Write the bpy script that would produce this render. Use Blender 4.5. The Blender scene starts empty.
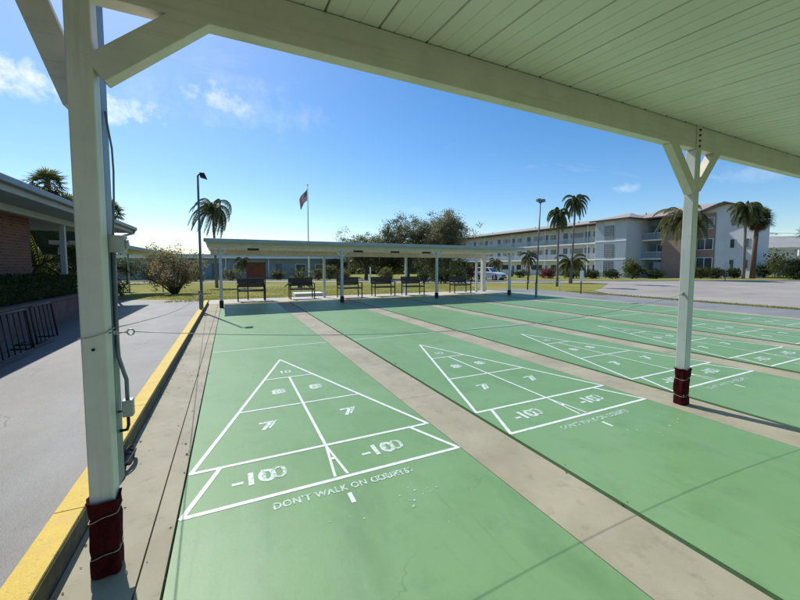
import bpy, bmesh, math, random
from mathutils import Vector, Matrix, noise
random.seed(7)
S = bpy.context.scene
COL = S.collection
PI = math.pi
R = math.radians

# ------------------------------------------------------------------ camera
cam = bpy.data.cameras.new('camera')
co = bpy.data.objects.new('camera', cam)
COL.objects.link(co)
yaw, pit, rol = .4435, .0618, .0011
F = Vector((math.sin(yaw) * math.cos(pit), math.cos(yaw) * math.cos(pit), -math.sin(pit)))
Rt = Vector((math.cos(yaw), -math.sin(yaw), 0))
Up = Rt.cross(F)
R2 = math.cos(rol) * Rt + math.sin(rol) * Up
U2 = -math.sin(rol) * Rt + math.cos(rol) * Up
M = Matrix((R2, U2, -F)).transposed().to_4x4()
M.translation = Vector((.284, -2.1918, 1.3776))
co.matrix_world = M
cam.sensor_fit = 'HORIZONTAL'
cam.sensor_width = 36
cam.lens = 358.3 / 800 * 36
cam.shift_y = -12.36 / 800
cam.clip_start = .02
cam.clip_end = 3000
S.camera = co

# ------------------------------------------------------------------ light
SD = Vector((-.25, .86, 1.0)).normalized()           # towards the sun
sun = bpy.data.lights.new('sun', 'SUN')
sun.energy = 3.9
sun.angle = R(.53)
sun.color = (1, .955, .88)
so = bpy.data.objects.new('sun', sun)
COL.objects.link(so)
so.rotation_euler = SD.to_track_quat('Z', 'Y').to_euler()
W = bpy.data.worlds.new('World')
S.world = W
W.use_nodes = True
wn = W.node_tree.nodes
wl = W.node_tree.links
bg = wn['Background']
sky = wn.new('ShaderNodeTexSky')
sky.sky_type = 'NISHITA'
sky.sun_disc = False
sky.sun_elevation = math.asin(SD.z)
sky.sun_rotation = math.atan2(SD.x, SD.y)
sky.air_density = 1.0
sky.dust_density = .45
sky.ozone_density = 3.0
sky.altitude = 0
bg.inputs['Strength'].default_value = .135
# thin wisps of cloud, laid out by direction over the whole sky
tc = wn.new('ShaderNodeTexCoord')
sep = wn.new('ShaderNodeSeparateXYZ')
wl.new(tc.outputs['Generated'], sep.inputs[0])
def wmath(op, a, b=None):
    m = wn.new('ShaderNodeMath'); m.operation = op
    for i, v in enumerate((a, b)):
        if v is None: continue
        if hasattr(v, 'is_linked'): wl.new(v, m.inputs[i])
        else: m.inputs[i].default_value = v
    return m.outputs[0]
zz = wmath('ADD', wmath('MAXIMUM', sep.outputs[2], 0.0), .12)
cx_ = wn.new('ShaderNodeCombineXYZ')
wl.new(wmath('DIVIDE', sep.outputs[0], zz), cx_.inputs[0])
wl.new(wmath('DIVIDE', sep.outputs[1], zz), cx_.inputs[1])
mpg = wn.new('ShaderNodeMapping')
mpg.inputs['Rotation'].default_value = (0, 0, R(25))
mpg.inputs['Scale'].default_value = (.55, 1.3, 1)
mpg.inputs['Location'].default_value = (3.1, 1.2, 0)
wl.new(cx_.outputs[0], mpg.inputs[0])
n1 = wn.new('ShaderNodeTexNoise'); n1.inputs['Scale'].default_value = 1.5; n1.inputs['Detail'].default_value = 9
n1.inputs['Roughness'].default_value = .6; n1.inputs['Distortion'].default_value = .5
wl.new(mpg.outputs[0], n1.inputs['Vector'])
r1 = wn.new('ShaderNodeMapRange'); r1.inputs[1].default_value = .62; r1.inputs[2].default_value = .98
r1.inputs[3].default_value = 0; r1.inputs[4].default_value = .40
wl.new(n1.outputs[0], r1.inputs[0])
def puff(d, w, amp, seed):
    """one small cloud round the direction d"""
    d = Vector(d).normalized()
    s = wn.new('ShaderNodeVectorMath'); s.operation = 'SUBTRACT'; s.inputs[1].default_value = d
    wl.new(tc.outputs['Generated'], s.inputs[0])
    sc = wn.new('ShaderNodeVectorMath'); sc.operation = 'MULTIPLY'; sc.inputs[1].default_value = (1 / w, 1 / w, 2.8 / w)
    wl.new(s.outputs[0], sc.inputs[0])
    nn = wn.new('ShaderNodeTexNoise'); nn.inputs['Scale'].default_value = 15; nn.inputs['Detail'].default_value = 8
    nn.inputs['Roughness'].default_value = .62
    ml = wn.new('ShaderNodeVectorMath'); ml.operation = 'ADD'; ml.inputs[1].default_value = (seed, seed, 0)
    wl.new(tc.outputs['Generated'], ml.inputs[0]); wl.new(ml.outputs[0], nn.inputs['Vector'])
    ln = wn.new('ShaderNodeVectorMath'); ln.operation = 'LENGTH'
    wl.new(sc.outputs[0], ln.inputs[0])
    fall = wmath('SUBTRACT', 1.0, ln.outputs['Value'])
    v = wmath('ADD', wmath('SUBTRACT', fall, .42), wmath('MULTIPLY', wmath('SUBTRACT', nn.outputs[0], .5), 3.6))
    c = wn.new('ShaderNodeClamp'); wl.new(wmath('MULTIPLY', v, amp), c.inputs[0]); c.inputs[2].default_value = .85
    # only near the cloud
    near = wn.new('ShaderNodeClamp'); wl.new(wmath('MULTIPLY', fall, 2.0), near.inputs[0])
    return wmath('MULTIPLY', c.outputs[0], near.outputs[0])
def pdir(px, py):
    return F + R2 * ((px - 400) / 358.3) - U2 * ((py - 287.637) / 358.3)
acc = r1.outputs[0]
for (px, py, w, amp, sd) in ((10, 74, .12, 1.0, 1.3), (48, 82, .12, 1.0, 2.2), (118, 108, .12, 1.0, 2.9), (212, 97, .15, .6, 4.1),
                             (622, 188, .05, .4, 5.2), (150, 100, .2, .16, 7.7), (745, 174, .09, .18, 6.6), (250, 110, .3, .16, 8.8)):
    acc = wmath('MAXIMUM', acc, puff(pdir(px, py), w, amp, sd))
mixc = wn.new('ShaderNodeMix'); mixc.data_type = 'RGBA'
wl.new(acc, mixc.inputs[0])
hs = wn.new('ShaderNodeHueSaturation'); hs.inputs['Saturation'].default_value = 1.3; hs.inputs['Value'].default_value = 1.0
wl.new(sky.outputs[0], hs.inputs['Color']); wl.new(hs.outputs[0], mixc.inputs[6])
mixc.inputs[7].default_value = (8.0, 8.2, 8.4, 1)
wl.new(mixc.outputs[2], bg.inputs[0])

S.view_settings.view_transform = 'Standard'
S.view_settings.look = 'None'
S.view_settings.gamma = 1
S.view_settings.use_curve_mapping = False
S.view_settings.exposure = .15

# ------------------------------------------------------------------ materials
def mat(name, c, rough=.7, var=.0, scale=3, c2=None, bump=0, bscale=40, metal=0, spec=.5, detail=6, ramp=(.35, .65), trans=0, extra=None):
    m = bpy.data.materials.new(name); m.use_nodes = True
    nt = m.node_tree; n = nt.nodes; l = nt.links
    p = n['Principled BSDF']
    p.inputs['Roughness'].default_value = rough
    p.inputs['Metallic'].default_value = metal
    p.inputs['Specular IOR Level'].default_value = spec
    t = n.new('ShaderNodeTexCoord')
    a = n.new('ShaderNodeTexNoise'); a.inputs['Scale'].default_value = scale; a.inputs['Detail'].default_value = detail
    a.inputs['Roughness'].default_value = .6
    l.new(t.outputs['Object'], a.inputs['Vector'])
    rp = n.new('ShaderNodeMapRange'); rp.inputs[1].default_value = ramp[0]; rp.inputs[2].default_value = ramp[1]
    l.new(a.outputs[0], rp.inputs[0])
    mx = n.new('ShaderNodeMix'); mx.data_type = 'RGBA'
    if c2 is None: c2 = tuple(max(0, v * (1 - var)) for v in c)
    mx.inputs[6].default_value = (*c, 1); mx.inputs[7].default_value = (*c2, 1)
    l.new(rp.outputs[0], mx.inputs[0])
    out = mx.outputs[2]
    if extra: out = extra(n, l, t, out, p)
    l.new(out, p.inputs['Base Color'])
    if bump:
        b = n.new('ShaderNodeTexNoise'); b.inputs['Scale'].default_value = bscale; b.inputs['Detail'].default_value = 5
        l.new(t.outputs['Object'], b.inputs['Vector'])
        bp = n.new('ShaderNodeBump'); bp.inputs['Strength'].default_value = bump; bp.inputs['Distance'].default_value = .01
        l.new(b.outputs[0], bp.inputs['Height']); l.new(bp.outputs[0], p.inputs['Normal'])
    return m
def spots(scale, lo, hi, colour, amount=1.0, stretch=None, voronoi=False):
    """adds stains of another colour over the base colour"""
    def f(n, l, t, out, p):
        vec = t.outputs['Object']
        if stretch:
            mp = n.new('ShaderNodeMapping'); mp.inputs['Scale'].default_value = stretch
            l.new(vec, mp.inputs[0]); vec = mp.outputs[0]
        a = n.new('ShaderNodeTexNoise'); a.inputs['Scale'].default_value = scale; a.inputs['Detail'].default_value = 8
        a.inputs['Roughness'].default_value = .65
        l.new(vec, a.inputs['Vector'])
        rp = n.new('ShaderNodeMapRange'); rp.inputs[1].default_value = lo; rp.inputs[2].default_value = hi; rp.inputs[4].default_value = amount
        l.new(a.outputs[0], rp.inputs[0])
        mx = n.new('ShaderNodeMix'); mx.data_type = 'RGBA'
        l.new(rp.outputs[0], mx.inputs[0]); l.new(out, mx.inputs[6]); mx.inputs[7].default_value = (*colour, 1)
        return mx.outputs[2]
    return f
def chain(*fs):
    def f(n, l, t, out, p):
        for g in fs: out = g(n, l, t, out, p)
        return out
    return f
MT = {}
def cracks(scale, width, colour, seed=0, stretch=(1, 1, 1), amount=.8):
    """hairline cracks, broken up along their length"""
    def f(n, l, t, out, p):
        mp = n.new('ShaderNodeMapping'); mp.inputs['Scale'].default_value = stretch; mp.inputs['Location'].default_value = (seed, seed * .7, 0)
        l.new(t.outputs['Object'], mp.inputs[0])
        nz = n.new('ShaderNodeTexNoise'); nz.inputs['Scale'].default_value = 2.5; nz.inputs['Detail'].default_value = 6; l.new(mp.outputs[0], nz.inputs['Vector'])
        sc = n.new('ShaderNodeVectorMath'); sc.operation = 'SCALE'; sc.inputs['Scale'].default_value = .5; l.new(nz.outputs['Color'], sc.inputs[0])
        ad = n.new('ShaderNodeVectorMath'); ad.operation = 'ADD'; l.new(mp.outputs[0], ad.inputs[0]); l.new(sc.outputs[0], ad.inputs[1])
        v = n.new('ShaderNodeTexVoronoi'); v.feature = 'DISTANCE_TO_EDGE'; v.inputs['Scale'].default_value = scale; l.new(ad.outputs[0], v.inputs['Vector'])
        r = n.new('ShaderNodeMapRange'); r.inputs[1].default_value = width; r.inputs[2].default_value = 0; l.new(v.outputs['Distance'], r.inputs[0])
        n2 = n.new('ShaderNodeTexNoise'); n2.inputs['Scale'].default_value = .9; l.new(mp.outputs[0], n2.inputs['Vector'])
        r2 = n.new('ShaderNodeMapRange'); r2.inputs[1].default_value = .50; r2.inputs[2].default_value = .60; r2.inputs[4].default_value = amount; l.new(n2.outputs[0], r2.inputs[0])
        m = n.new('ShaderNodeMath'); m.operation = 'MULTIPLY'; l.new(r.outputs[0], m.inputs[0]); l.new(r2.outputs[0], m.inputs[1])
        mx = n.new('ShaderNodeMix'); mx.data_type = 'RGBA'; l.new(m.outputs[0], mx.inputs[0]); l.new(out, mx.inputs[6]); mx.inputs[7].default_value = (*colour, 1)
        return mx.outputs[2]
    return f
MT['court'] = mat('green court paint', (.158, .305, .118), .50, c2=(.205, .360, .165), scale=.55, spec=.4, bump=.05, bscale=60, detail=9,
                  extra=chain(spots(3.2, .52, .8, (.115, .225, .092), .6), spots(14, .58, .78, (.245, .39, .22), .5), spots(.35, .5, .75, (.18, .325, .155), .5), spots(2.0, .52, .72, (.23, .36, .21), .5, (2.2, .22, 1)), spots(5, .62, .75, (.12, .22, .10), .45, (3, .15, 1)), spots(60, .66, .74, (.10, .17, .08), .5), cracks(.45, .002, (.08, .15, .06), 3, amount=.4), spots(1.1, .56, .70, (.12, .235, .10), .5, (1.5, .5, 1))))
MT['line'] = mat('worn white line paint', (.80, .83, .80), .5, scale=22, c2=(.42, .55, .45), ramp=(.50, .78), extra=spots(70, .56, .7, (.32, .46, .34), .7))
MT['worn'] = mat('worn white numbers', (.74, .78, .74), .5, scale=38, c2=(.30, .45, .31), ramp=(.46, .72))
MT['faded'] = mat('faded white lettering paint', (.66, .74, .68), .5, scale=45, c2=(.22, .40, .25), ramp=(.42, .62))
MT['strip'] = mat('tan concrete', (.42, .385, .275), .8, scale=1.6, c2=(.32, .29, .205), bump=.12, bscale=150,
                  extra=chain(spots(7, .55, .75, (.19, .165, .13), .6), spots(26, .64, .74, (.52, .47, .38), .8), spots(90, .62, .72, (.15, .13, .10), .6)))
MT['walk'] = mat('pale concrete', (.55, .52, .46), .8, scale=1.1, c2=(.45, .43, .38), bump=.2, bscale=90)
MT['grout'] = mat('dark joint dirt', (.045, .04, .03), .9, scale=20, c2=(.09, .08, .05))
MT['drive'] = mat('grey driveway asphalt', (.205, .20, .185), .5, scale=.7, c2=(.15, .147, .137), bump=.4, bscale=160, detail=9,
                  extra=chain(spots(.9, .5, .7, (.29, .29, .28), .5, (1, .35, 1)), spots(5, .6, .75, (.10, .10, .10), .5), cracks(.35, .004, (.03, .03, .03), 8), spots(2.0, .60, .72, (.07, .07, .07), .55)))
MT['road'] = mat('pinkish grey road asphalt', (.41, .365, .305), .8, scale=.25, c2=(.32, .285, .24), bump=.3, bscale=60, extra=spots(.5, .52, .7, (.21, .19, .185), .6, (.3, 1, 1)))
MT['pave'] = mat('blue grey pavement', (.275, .275, .26), .7, scale=.8, c2=(.205, .21, .20), bump=.2, bscale=60)
MT['yellow'] = mat('yellow kerb paint', (.72, .50, .035), .6, scale=8, c2=(.62, .41, .035), bump=.4, bscale=110,
                   extra=chain(spots(30, .58, .70, (.36, .28, .12), .9), spots(4, .55, .75, (.70, .58, .25), .5)))
MT['kerbside'] = mat('dirty kerb side', (.14, .12, .07), .85, scale=12, c2=(.06, .055, .045), bump=.5, bscale=80)
MT['lawn'] = mat('lawn', (.225, .235, .045), .95, scale=.35, c2=(.33, .29, .085), bump=.6, bscale=60, spec=.1,
                 extra=chain(spots(1.7, .5, .7, (.14, .165, .03), .7), spots(.12, .5, .65, (.20, .21, .04), .6), spots(9, .58, .7, (.25, .20, .08), .6)))
MT['cream'] = mat('cream painted wood', (.76, .71, .61), .45, scale=4, c2=(.66, .61, .52), bump=.06, bscale=30, extra=chain(spots(18, .62, .75, (.40, .38, .28), .5), spots(3, .52, .75, (.45, .41, .32), .5, (.5, 9, 9)), spots(1.2, .6, .8, (.36, .33, .25), .35)))
MT['postpaint'] = mat('cream painted post', (.76, .71, .61), .45, scale=4, c2=(.66, .61, .52), bump=.06, bscale=30, extra=chain(spots(18, .62, .75, (.40, .38, .28), .5), spots(3, .52, .75, (.45, .41, .32), .5, (9, 9, .5)), spots(40, .68, .74, (.25, .22, .17), .7)))
MT['clubtrim'] = mat('weathered grey white trim', (.40, .42, .40), .6, scale=2, var=.2)
MT['postwhite'] = mat('white painted steel', (.62, .65, .62), .4, scale=5, c2=(.54, .57, .54), extra=spots(16, .63, .74, (.38, .36, .3), .5))
MT['soffit'] = mat('ribbed cream roof panel', (.80, .79, .68), .35, scale=1.2, c2=(.70, .69, .58), bump=.03, bscale=8, extra=spots(2.5, .60, .78, (.50, .47, .34), .5, (2, .5, 1)))
MT['seam'] = mat('dark roof seam', (.16, .16, .12), .7)
MT['rooftop'] = mat('white roof sheet', (.62, .64, .62), .5, scale=2, var=.15)
MT['greyfascia'] = mat('grey green fascia', (.40, .46, .43), .5, scale=3, var=.15)
MT['conduit'] = mat('blue grey galvanised steel', (.20, .235, .27), .45, metal=.3, scale=9, var=.3)
MT['box'] = mat('grey metal box', (.42, .42, .42), .45, metal=.3, scale=12, var=.2)
MT['carpet'] = mat('dark red carpet', (.085, .009, .010), .95, scale=30, c2=(.04, .004, .006), bump=.9, bscale=220, spec=.1)
MT['rope'] = mat('pale rope', (.55, .50, .45), .8, scale=60, var=.4)
MT['wire'] = mat('steel wire', (.42, .42, .42), .4, metal=.7)
MT['black'] = mat('black metal', (.018, .018, .020), .45, scale=10, var=.4)
MT['rubber'] = mat('black rubber', (.012, .012, .012), .7)
MT['bench'] = mat('dark brown slats', (.030, .022, .020), .5, scale=12, c2=(.05, .035, .03))
MT['redwood'] = mat('red brown board', (.20, .055, .030), .6, scale=6, c2=(.13, .04, .025))
MT['bolt'] = mat('dark bolt', (.03, .03, .03), .4, metal=.6)
def brickx(c1, c2, mortar, sx, along):
    def f(n, l, t, out, p):
        mp = n.new('ShaderNodeMapping'); l.new(t.outputs['Object'], mp.inputs[0])
        mp.inputs['Rotation'].default_value = (R(90), 0, 0) if along == 'x' else (R(90), 0, R(90))
        s = n.new('ShaderNodeSeparateXYZ'); l.new(t.outputs['Object'], s.inputs[0])
        c = n.new('ShaderNodeCombineXYZ'); l.new(s.outputs[0 if along == 'x' else 1], c.inputs[0]); l.new(s.outputs[2], c.inputs[1])
        b = n.new('ShaderNodeTexBrick'); l.new(c.outputs[0], b.inputs['Vector'])
        b.inputs['Color1'].default_value = (*c1, 1); b.inputs['Color2'].default_value = (*c2, 1); b.inputs['Mortar'].default_value = (*mortar, 1)
        b.inputs['Scale'].default_value = 1; b.inputs['Brick Width'].default_value = .22 * sx; b.inputs['Row Height'].default_value = .075 * sx
        b.inputs['Mortar Size'].default_value = .008 * sx; b.inputs['Bias'].default_value = 0
        return b.outputs[0]
    return f
MT['brick'] = mat('red brick', (.3, .1, .06), .85, extra=brickx((.22, .085, .055), (.15, .06, .042), (.22, .17, .14), 1, 'y'))
MT['brickpink'] = mat('pinkish brick', (.36, .23, .18), .85, extra=brickx((.36, .215, .165), (.27, .165, .13), (.36, .29, .24), 1.6, 'y'))
MT['pinkwall'] = mat('dark pinkish planter wall', (.20, .12, .11), .9, scale=5, var=.3)
MT['bwall'] = mat('white stucco', (.66, .68, .72), .85, scale=.6, c2=(.60, .62, .66), bump=.2, bscale=30)
MT['bgrey'] = mat('pale blue grey wall', (.27, .33, .37), .85, scale=.8, c2=(.22, .28, .32))
MT['trim'] = mat('white trim', (.78, .79, .80), .6)
MT['glass'] = mat('dark window glass', (.035, .05, .065), .12, scale=.7, c2=(.075, .10, .125), spec=.8)
MT['door'] = mat('blue grey door', (.10, .14, .19), .5, scale=.3, c2=(.18, .18, .19), ramp=(.45, .55))
MT['reddoor'] = mat('red door', (.30, .05, .04), .6)
MT['shingle'] = mat('pale brown shingles', (.42, .36, .32), .9, scale=2.5, c2=(.33, .28, .25), bump=.3, bscale=20)
MT['greyroof'] = mat('grey flat roof sheet', (.36, .36, .34), .8, scale=1, var=.2)
MT['rail'] = mat('grey white railing', (.50, .55, .60), .6, scale=3, var=.1)
MT['bark'] = mat('grey bark', (.14, .115, .09), .95, scale=14, c2=(.07, .055, .045), bump=.8, bscale=40)
MT['palmbark'] = mat('grey palm bark', (.24, .215, .185), .95, scale=12, c2=(.13, .115, .10), bump=.8, bscale=30)
MT['boot'] = mat('red brown palm bark', (.21, .115, .085), .95, scale=12, c2=(.12, .07, .055), bump=.8, bscale=30)
def leafmat(name, c, c2, scale=1.5, rough=.55):
    m = mat(name, c, rough, scale=scale, c2=c2, spec=.3, ramp=(.40, .60))
    nt = m.node_tree; tr = nt.nodes.new('ShaderNodeBsdfTranslucent'); ms = nt.nodes.new('ShaderNodeMixShader'); ms.inputs[0].default_value = .52
    p = nt.nodes['Principled BSDF']
    nt.links.new(p.inputs['Base Color'].links[0].from_socket, tr.inputs[0])
    nt.links.new(p.outputs[0], ms.inputs[1]); nt.links.new(tr.outputs[0], ms.inputs[2]); nt.links.new(ms.outputs[0], nt.nodes['Material Output'].inputs[0])
    return m
MT['blade'] = leafmat('grass blade', (.26, .28, .06), (.38, .34, .11), 1.2)
MT['oakleaf'] = leafmat('grey green oak leaf', (.18, .20, .10), (.25, .235, .14), .7)
MT['oakbrown'] = leafmat('olive brown leaf', (.29, .25, .10), (.19, .20, .08), .8)
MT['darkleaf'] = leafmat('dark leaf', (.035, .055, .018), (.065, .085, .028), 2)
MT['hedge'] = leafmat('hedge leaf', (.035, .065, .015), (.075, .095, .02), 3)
MT['lime'] = leafmat('yellow green leaf', (.16, .19, .03), (.085, .13, .025), 3)
MT['olive'] = leafmat('olive leaf', (.27, .24, .09), (.17, .17, .07), 3)
MT['orange'] = leafmat('orange leaf', (.50, .27, .05), (.45, .34, .07), 3)
MT['mauve'] = leafmat('dry mauve leaf', (.30, .22, .18), (.40, .31, .25), 3)
MT['palm'] = leafmat('palm frond', (.11, .14, .055), (.15, .165, .07), 2)
MT['palmyellow'] = leafmat('yellowing palm frond', (.22, .215, .05), (.125, .15, .04), 1.2)
MT['deadfrond'] = leafmat('dry frond', (.17, .115, .06), (.12, .08, .045), 2)
MT['pinkflower'] = leafmat('red pink flower', (.30, .05, .055), (.14, .06, .045), 3)
MT['carpaint'] = mat('white car paint', (.78, .79, .80), .25, spec=.6, scale=1, var=.02)
MT['plastic'] = mat('dark grey plastic', (.05, .05, .055), .6)
MT['lamp'] = mat('clear lamp glass', (.65, .65, .62), .1)
MT['red'] = mat('red lens', (.4, .02, .02), .3)
MT['flagred'] = mat('flag red', (.45, .03, .05), .8)
MT['flagwhite'] = mat('flag white', (.7, .7, .72), .8)
MT['flagblue'] = mat('flag blue', (.03, .04, .16), .8)
MT['polegreen'] = mat('grey green pole', (.16, .20, .20), .5, metal=.3, scale=5, var=.3)
MT['polegrey'] = mat('grey concrete pole', (.36, .30, .28), .8, scale=5, var=.2)
MT['litter'] = mat('dry leaf litter', (.20, .14, .08), .9, scale=30, c2=(.09, .06, .035))

# ------------------------------------------------------------------ mesh helpers
class MB:
    def __init__(s): s.v = []; s.f = []; s.m = []; s.sm = []
    def add(s, vs, fs, mi=0, smooth=False):
        o = len(s.v); s.v.extend([tuple(v) for v in vs])
        for f in fs: s.f.append(tuple(i + o for i in f)); s.m.append(mi); s.sm.append(smooth)
        return s
    def box(s, x0, x1, y0, y1, z0, z1, mi=0):
        x0, x1 = min(x0, x1), max(x0, x1); y0, y1 = min(y0, y1), max(y0, y1); z0, z1 = min(z0, z1), max(z0, z1)
        v = [(x0, y0, z0), (x1, y0, z0), (x1, y1, z0), (x0, y1, z0), (x0, y0, z1), (x1, y0, z1), (x1, y1, z1), (x0, y1, z1)]
        return s.add(v, [(0, 3, 2, 1), (4, 5, 6, 7), (0, 1, 5, 4), (1, 2, 6, 5), (2, 3, 7, 6), (3, 0, 4, 7)], mi)
    def bar(s, a, b, w, h, up=(0, 0, 1), mi=0):
        a = Vector(a); b = Vector(b); d = (b - a).normalized(); u = Vector(up)
        if abs(d.dot(u)) > .98: u = Vector((0, 1, 0))
        x = d.cross(u).normalized(); y = x.cross(d)
        v = []
        for p in (a, b):
            for sx, sy in ((-1, -1), (1, -1), (1, 1), (-1, 1)): v.append(p + x * sx * w / 2 + y * sy * h / 2)
        return s.add(v, [(0, 3, 2, 1), (4, 5, 6, 7), (0, 1, 5, 4), (1, 2, 6, 5), (2, 3, 7, 6), (3, 0, 4, 7)], mi)
    def tube(s, pts, rad, n=8, mi=0, caps=True):
        pts = [Vector(p) for p in pts]
        if not hasattr(rad, '__len__'): rad = [rad] * len(pts)
        vs = []; fs = []
        x = None
        for i, p in enumerate(pts):
            d = (pts[min(i + 1, len(pts) - 1)] - pts[max(i - 1, 0)]).normalized()
            if x is None:
                u = Vector((0, 0, 1)) if abs(d.z) < .9 else Vector((0, 1, 0))
                x = d.cross(u).normalized()
            else:
                x = (x - d * x.dot(d)).normalized()
            y = d.cross(x)
            for k in range(n):
                a = 2 * PI * k / n
                vs.append(p + (x * math.cos(a) + y * math.sin(a)) * rad[i])
        for i in range(len(pts) - 1):
            for k in range(n):
                fs.append((i * n + k, i * n + (k + 1) % n, (i + 1) * n + (k + 1) % n, (i + 1) * n + k))
        if caps:
            fs.append(tuple(range(n))[::-1]); fs.append(tuple((len(pts) - 1) * n + k for k in range(n)))
        return s.add(vs, fs, mi, True)
    def prism(s, poly, z0, z1, mi=0):
        n = len(poly)
        v = [(x, y, z0) for x, y in poly] + [(x, y, z1) for x, y in poly]
        return s.add(v, [tuple(range(n))[::-1], tuple(range(n, 2 * n))] + [(i, (i + 1) % n, n + (i + 1) % n, n + i) for i in range(n)], mi)
    def shift(s, d):
        s.v = [(a + d[0], b + d[1], c + d[2]) for a, b, c in s.v]; return s
    def mesh(s, name, mats, off=(0, 0, 0)):
        me = bpy.data.meshes.new(name)
        me.from_pydata([(a - off[0], b - off[1], c - off[2]) for a, b, c in s.v], [], s.f)
        for m in (mats if isinstance(mats, (list, tuple)) else [mats]): me.materials.append(MT[m])
        me.polygons.foreach_set('material_index', s.m)
        me.polygons.foreach_set('use_smooth', s.sm)
        me.update()
        return me
def wloc(p):
    v = Vector((0, 0, 0))
    while p is not None: v += p.location; p = p.parent
    return v
def obj(name, mb, mats, parent=None, bevel=0, loc=None, local=False, label=None):
    """one mesh object; the MB is in world space unless local"""
    if loc is not None: off = Vector(loc)
    elif parent is not None: off = wloc(parent)
    else: off = Vector((0, 0, 0))
    me = mb.mesh(name, mats, (0, 0, 0) if local else off)
    o = bpy.data.objects.new(name, me); COL.objects.link(o)
    if parent is not None:
        o.parent = parent
        if loc is not None: o.location = Vector(loc) - wloc(parent)
    elif loc is not None: o.location = loc
    if bevel:
        b = o.modifiers.new('bevel', 'BEVEL'); b.width = bevel; b.segments = 2; b.limit_method = 'ANGLE'
    if label: o['label'] = label
    return o
def tag(o, label, cat, group=None):
    o['label'] = label; o['category'] = cat
    if group: o['group'] = group
    return o
def thing(name, label, cat, loc, rz=0, group=None):
    o = bpy.data.objects.new(name, None); COL.objects.link(o); o.empty_display_size = .3
    o.location = loc; o.rotation_euler = (0, 0, rz)
    return tag(o, label, cat, group)
def struct(name, mb, mats, parent=None, label=None):
    o = obj(name, mb, mats, parent)
    if parent is None: o['kind'] = 'structure'
    if label: o['label'] = label
    return o
def dup(root, loc, rz=0, label=None, group=None, scale=None):
    r = root.copy(); COL.objects.link(r); r.location = loc; r.rotation_euler = (0, 0, rz)
    if scale: r.scale = (scale,) * 3
    if label: r['label'] = label
    if group: r['group'] = group
    for ch in list(root.children):
        c = ch.copy(); COL.objects.link(c); c.parent = r
        for g in ch.children:
            d = g.copy(); COL.objects.link(d); d.parent = c
    return r
def H(x, y):
    t = min(max((y - 14) / 20, 0), 1)
    return -.4 * t * t * (3 - 2 * t) - .008 * max(0, min(y, 120) - 34)

# ------------------------------------------------------------------ the ground
def sheet(poly_test, x0, x1, y0, y1, step, dz, mb=None):
    mb = mb or MB()
    nx = int((x1 - x0) / step); ny = int((y1 - y0) / step)
    vs = [(x0 + i * step, y0 + j * step, H(x0 + i * step, y0 + j * step) + dz) for j in range(ny + 1) for i in range(nx + 1)]
    fs = [(j * (nx + 1) + i, j * (nx + 1) + i + 1, (j + 1) * (nx + 1) + i + 1, (j + 1) * (nx + 1) + i) for j in range(ny) for i in range(nx)]
    return mb.add(vs, fs, 0, True)
g = MB()
xs = [-600, -200, -80, -40, -20, 0, 20, 40, 60, 80, 120, 300, 900]
ys = [-300, -80, -30, 0, 13.9] + [14 + 1.25 * k for k in range(0, 17)] + [40, 50, 60, 80, 120, 300, 1200]
g.add([(x, y, H(x, y) - .05) for y in ys for x in xs],
      [(j * len(xs) + i, j * len(xs) + i + 1, (j + 1) * len(xs) + i + 1, (j + 1) * len(xs) + i) for j in range(len(ys) - 1) for i in range(len(xs) - 1)], 0, True)
struct('lawn', g, 'lawn')
def draped(poly, dz, step=1.25):
    """a polygon laid over the terrain, cut along y so that it follows the slope"""
    bm = bmesh.new()
    f = bm.faces.new([bm.verts.new((x, y, 0)) for x, y in poly])
    y0 = min(p[1] for p in poly); y1 = max(p[1] for p in poly)
    k = 14.0
    cuts = [13.9] + [14 + 1.25 * i for i in range(17)] + [40, 50, 60, 80]
    for c in cuts:
        if y0 < c < y1:
            bmesh.ops.bisect_plane(bm, geom=bm.verts[:] + bm.edges[:] + bm.faces[:], plane_co=(0, c, 0), plane_no=(0, 1, 0))
    bm.verts.index_update()
    mb = MB()
    mb.add([(v.co.x, v.co.y, H(v.co.x, v.co.y) - .05 + dz) for v in bm.verts], [tuple(v.index for v in f.verts) for f in bm.faces])
    bm.free()
    return mb
# driveway on the left
struct('driveway', draped([(-9, -30), (-.46, -30), (-.46, 14.4), (-2.0, 15.1), (-3.4, 15.9), (-9, 15.9)], .004), 'drive')
# concrete walk behind and under the far shelter
struct('walkway', draped([(-.44, 12.0), (13.4, 12.0), (13.4, 13.75), (-.44, 13.75)], .055), 'walk')
# kerb with yellow top
k = MB()
seg = 1.52
y = -9.0
while y < 11.9:
    k.box(-.545, -.425, y + .003, y + seg - .003, -.04, .125)
    y += seg
kerb = struct('kerb', k, 'kerbside')
kt = MB()
y = -9.0
while y < 11.9:
    kt.add([(-.548, y + .003, .03), (-.548, y + seg - .003, .03), (-.548, y + .003, .128), (-.548, y + seg - .003, .128), (-.430, y + .003, .128), (-.430, y + seg - .003, .128), (-.4225, y + .003, .112), (-.4225, y + seg - .003, .112)],
           [(0, 2, 3, 1), (2, 4, 5, 3), (4, 6, 7, 5)])
    y += seg
struct('kerb_paint', kt, 'yellow', kerb)
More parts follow.
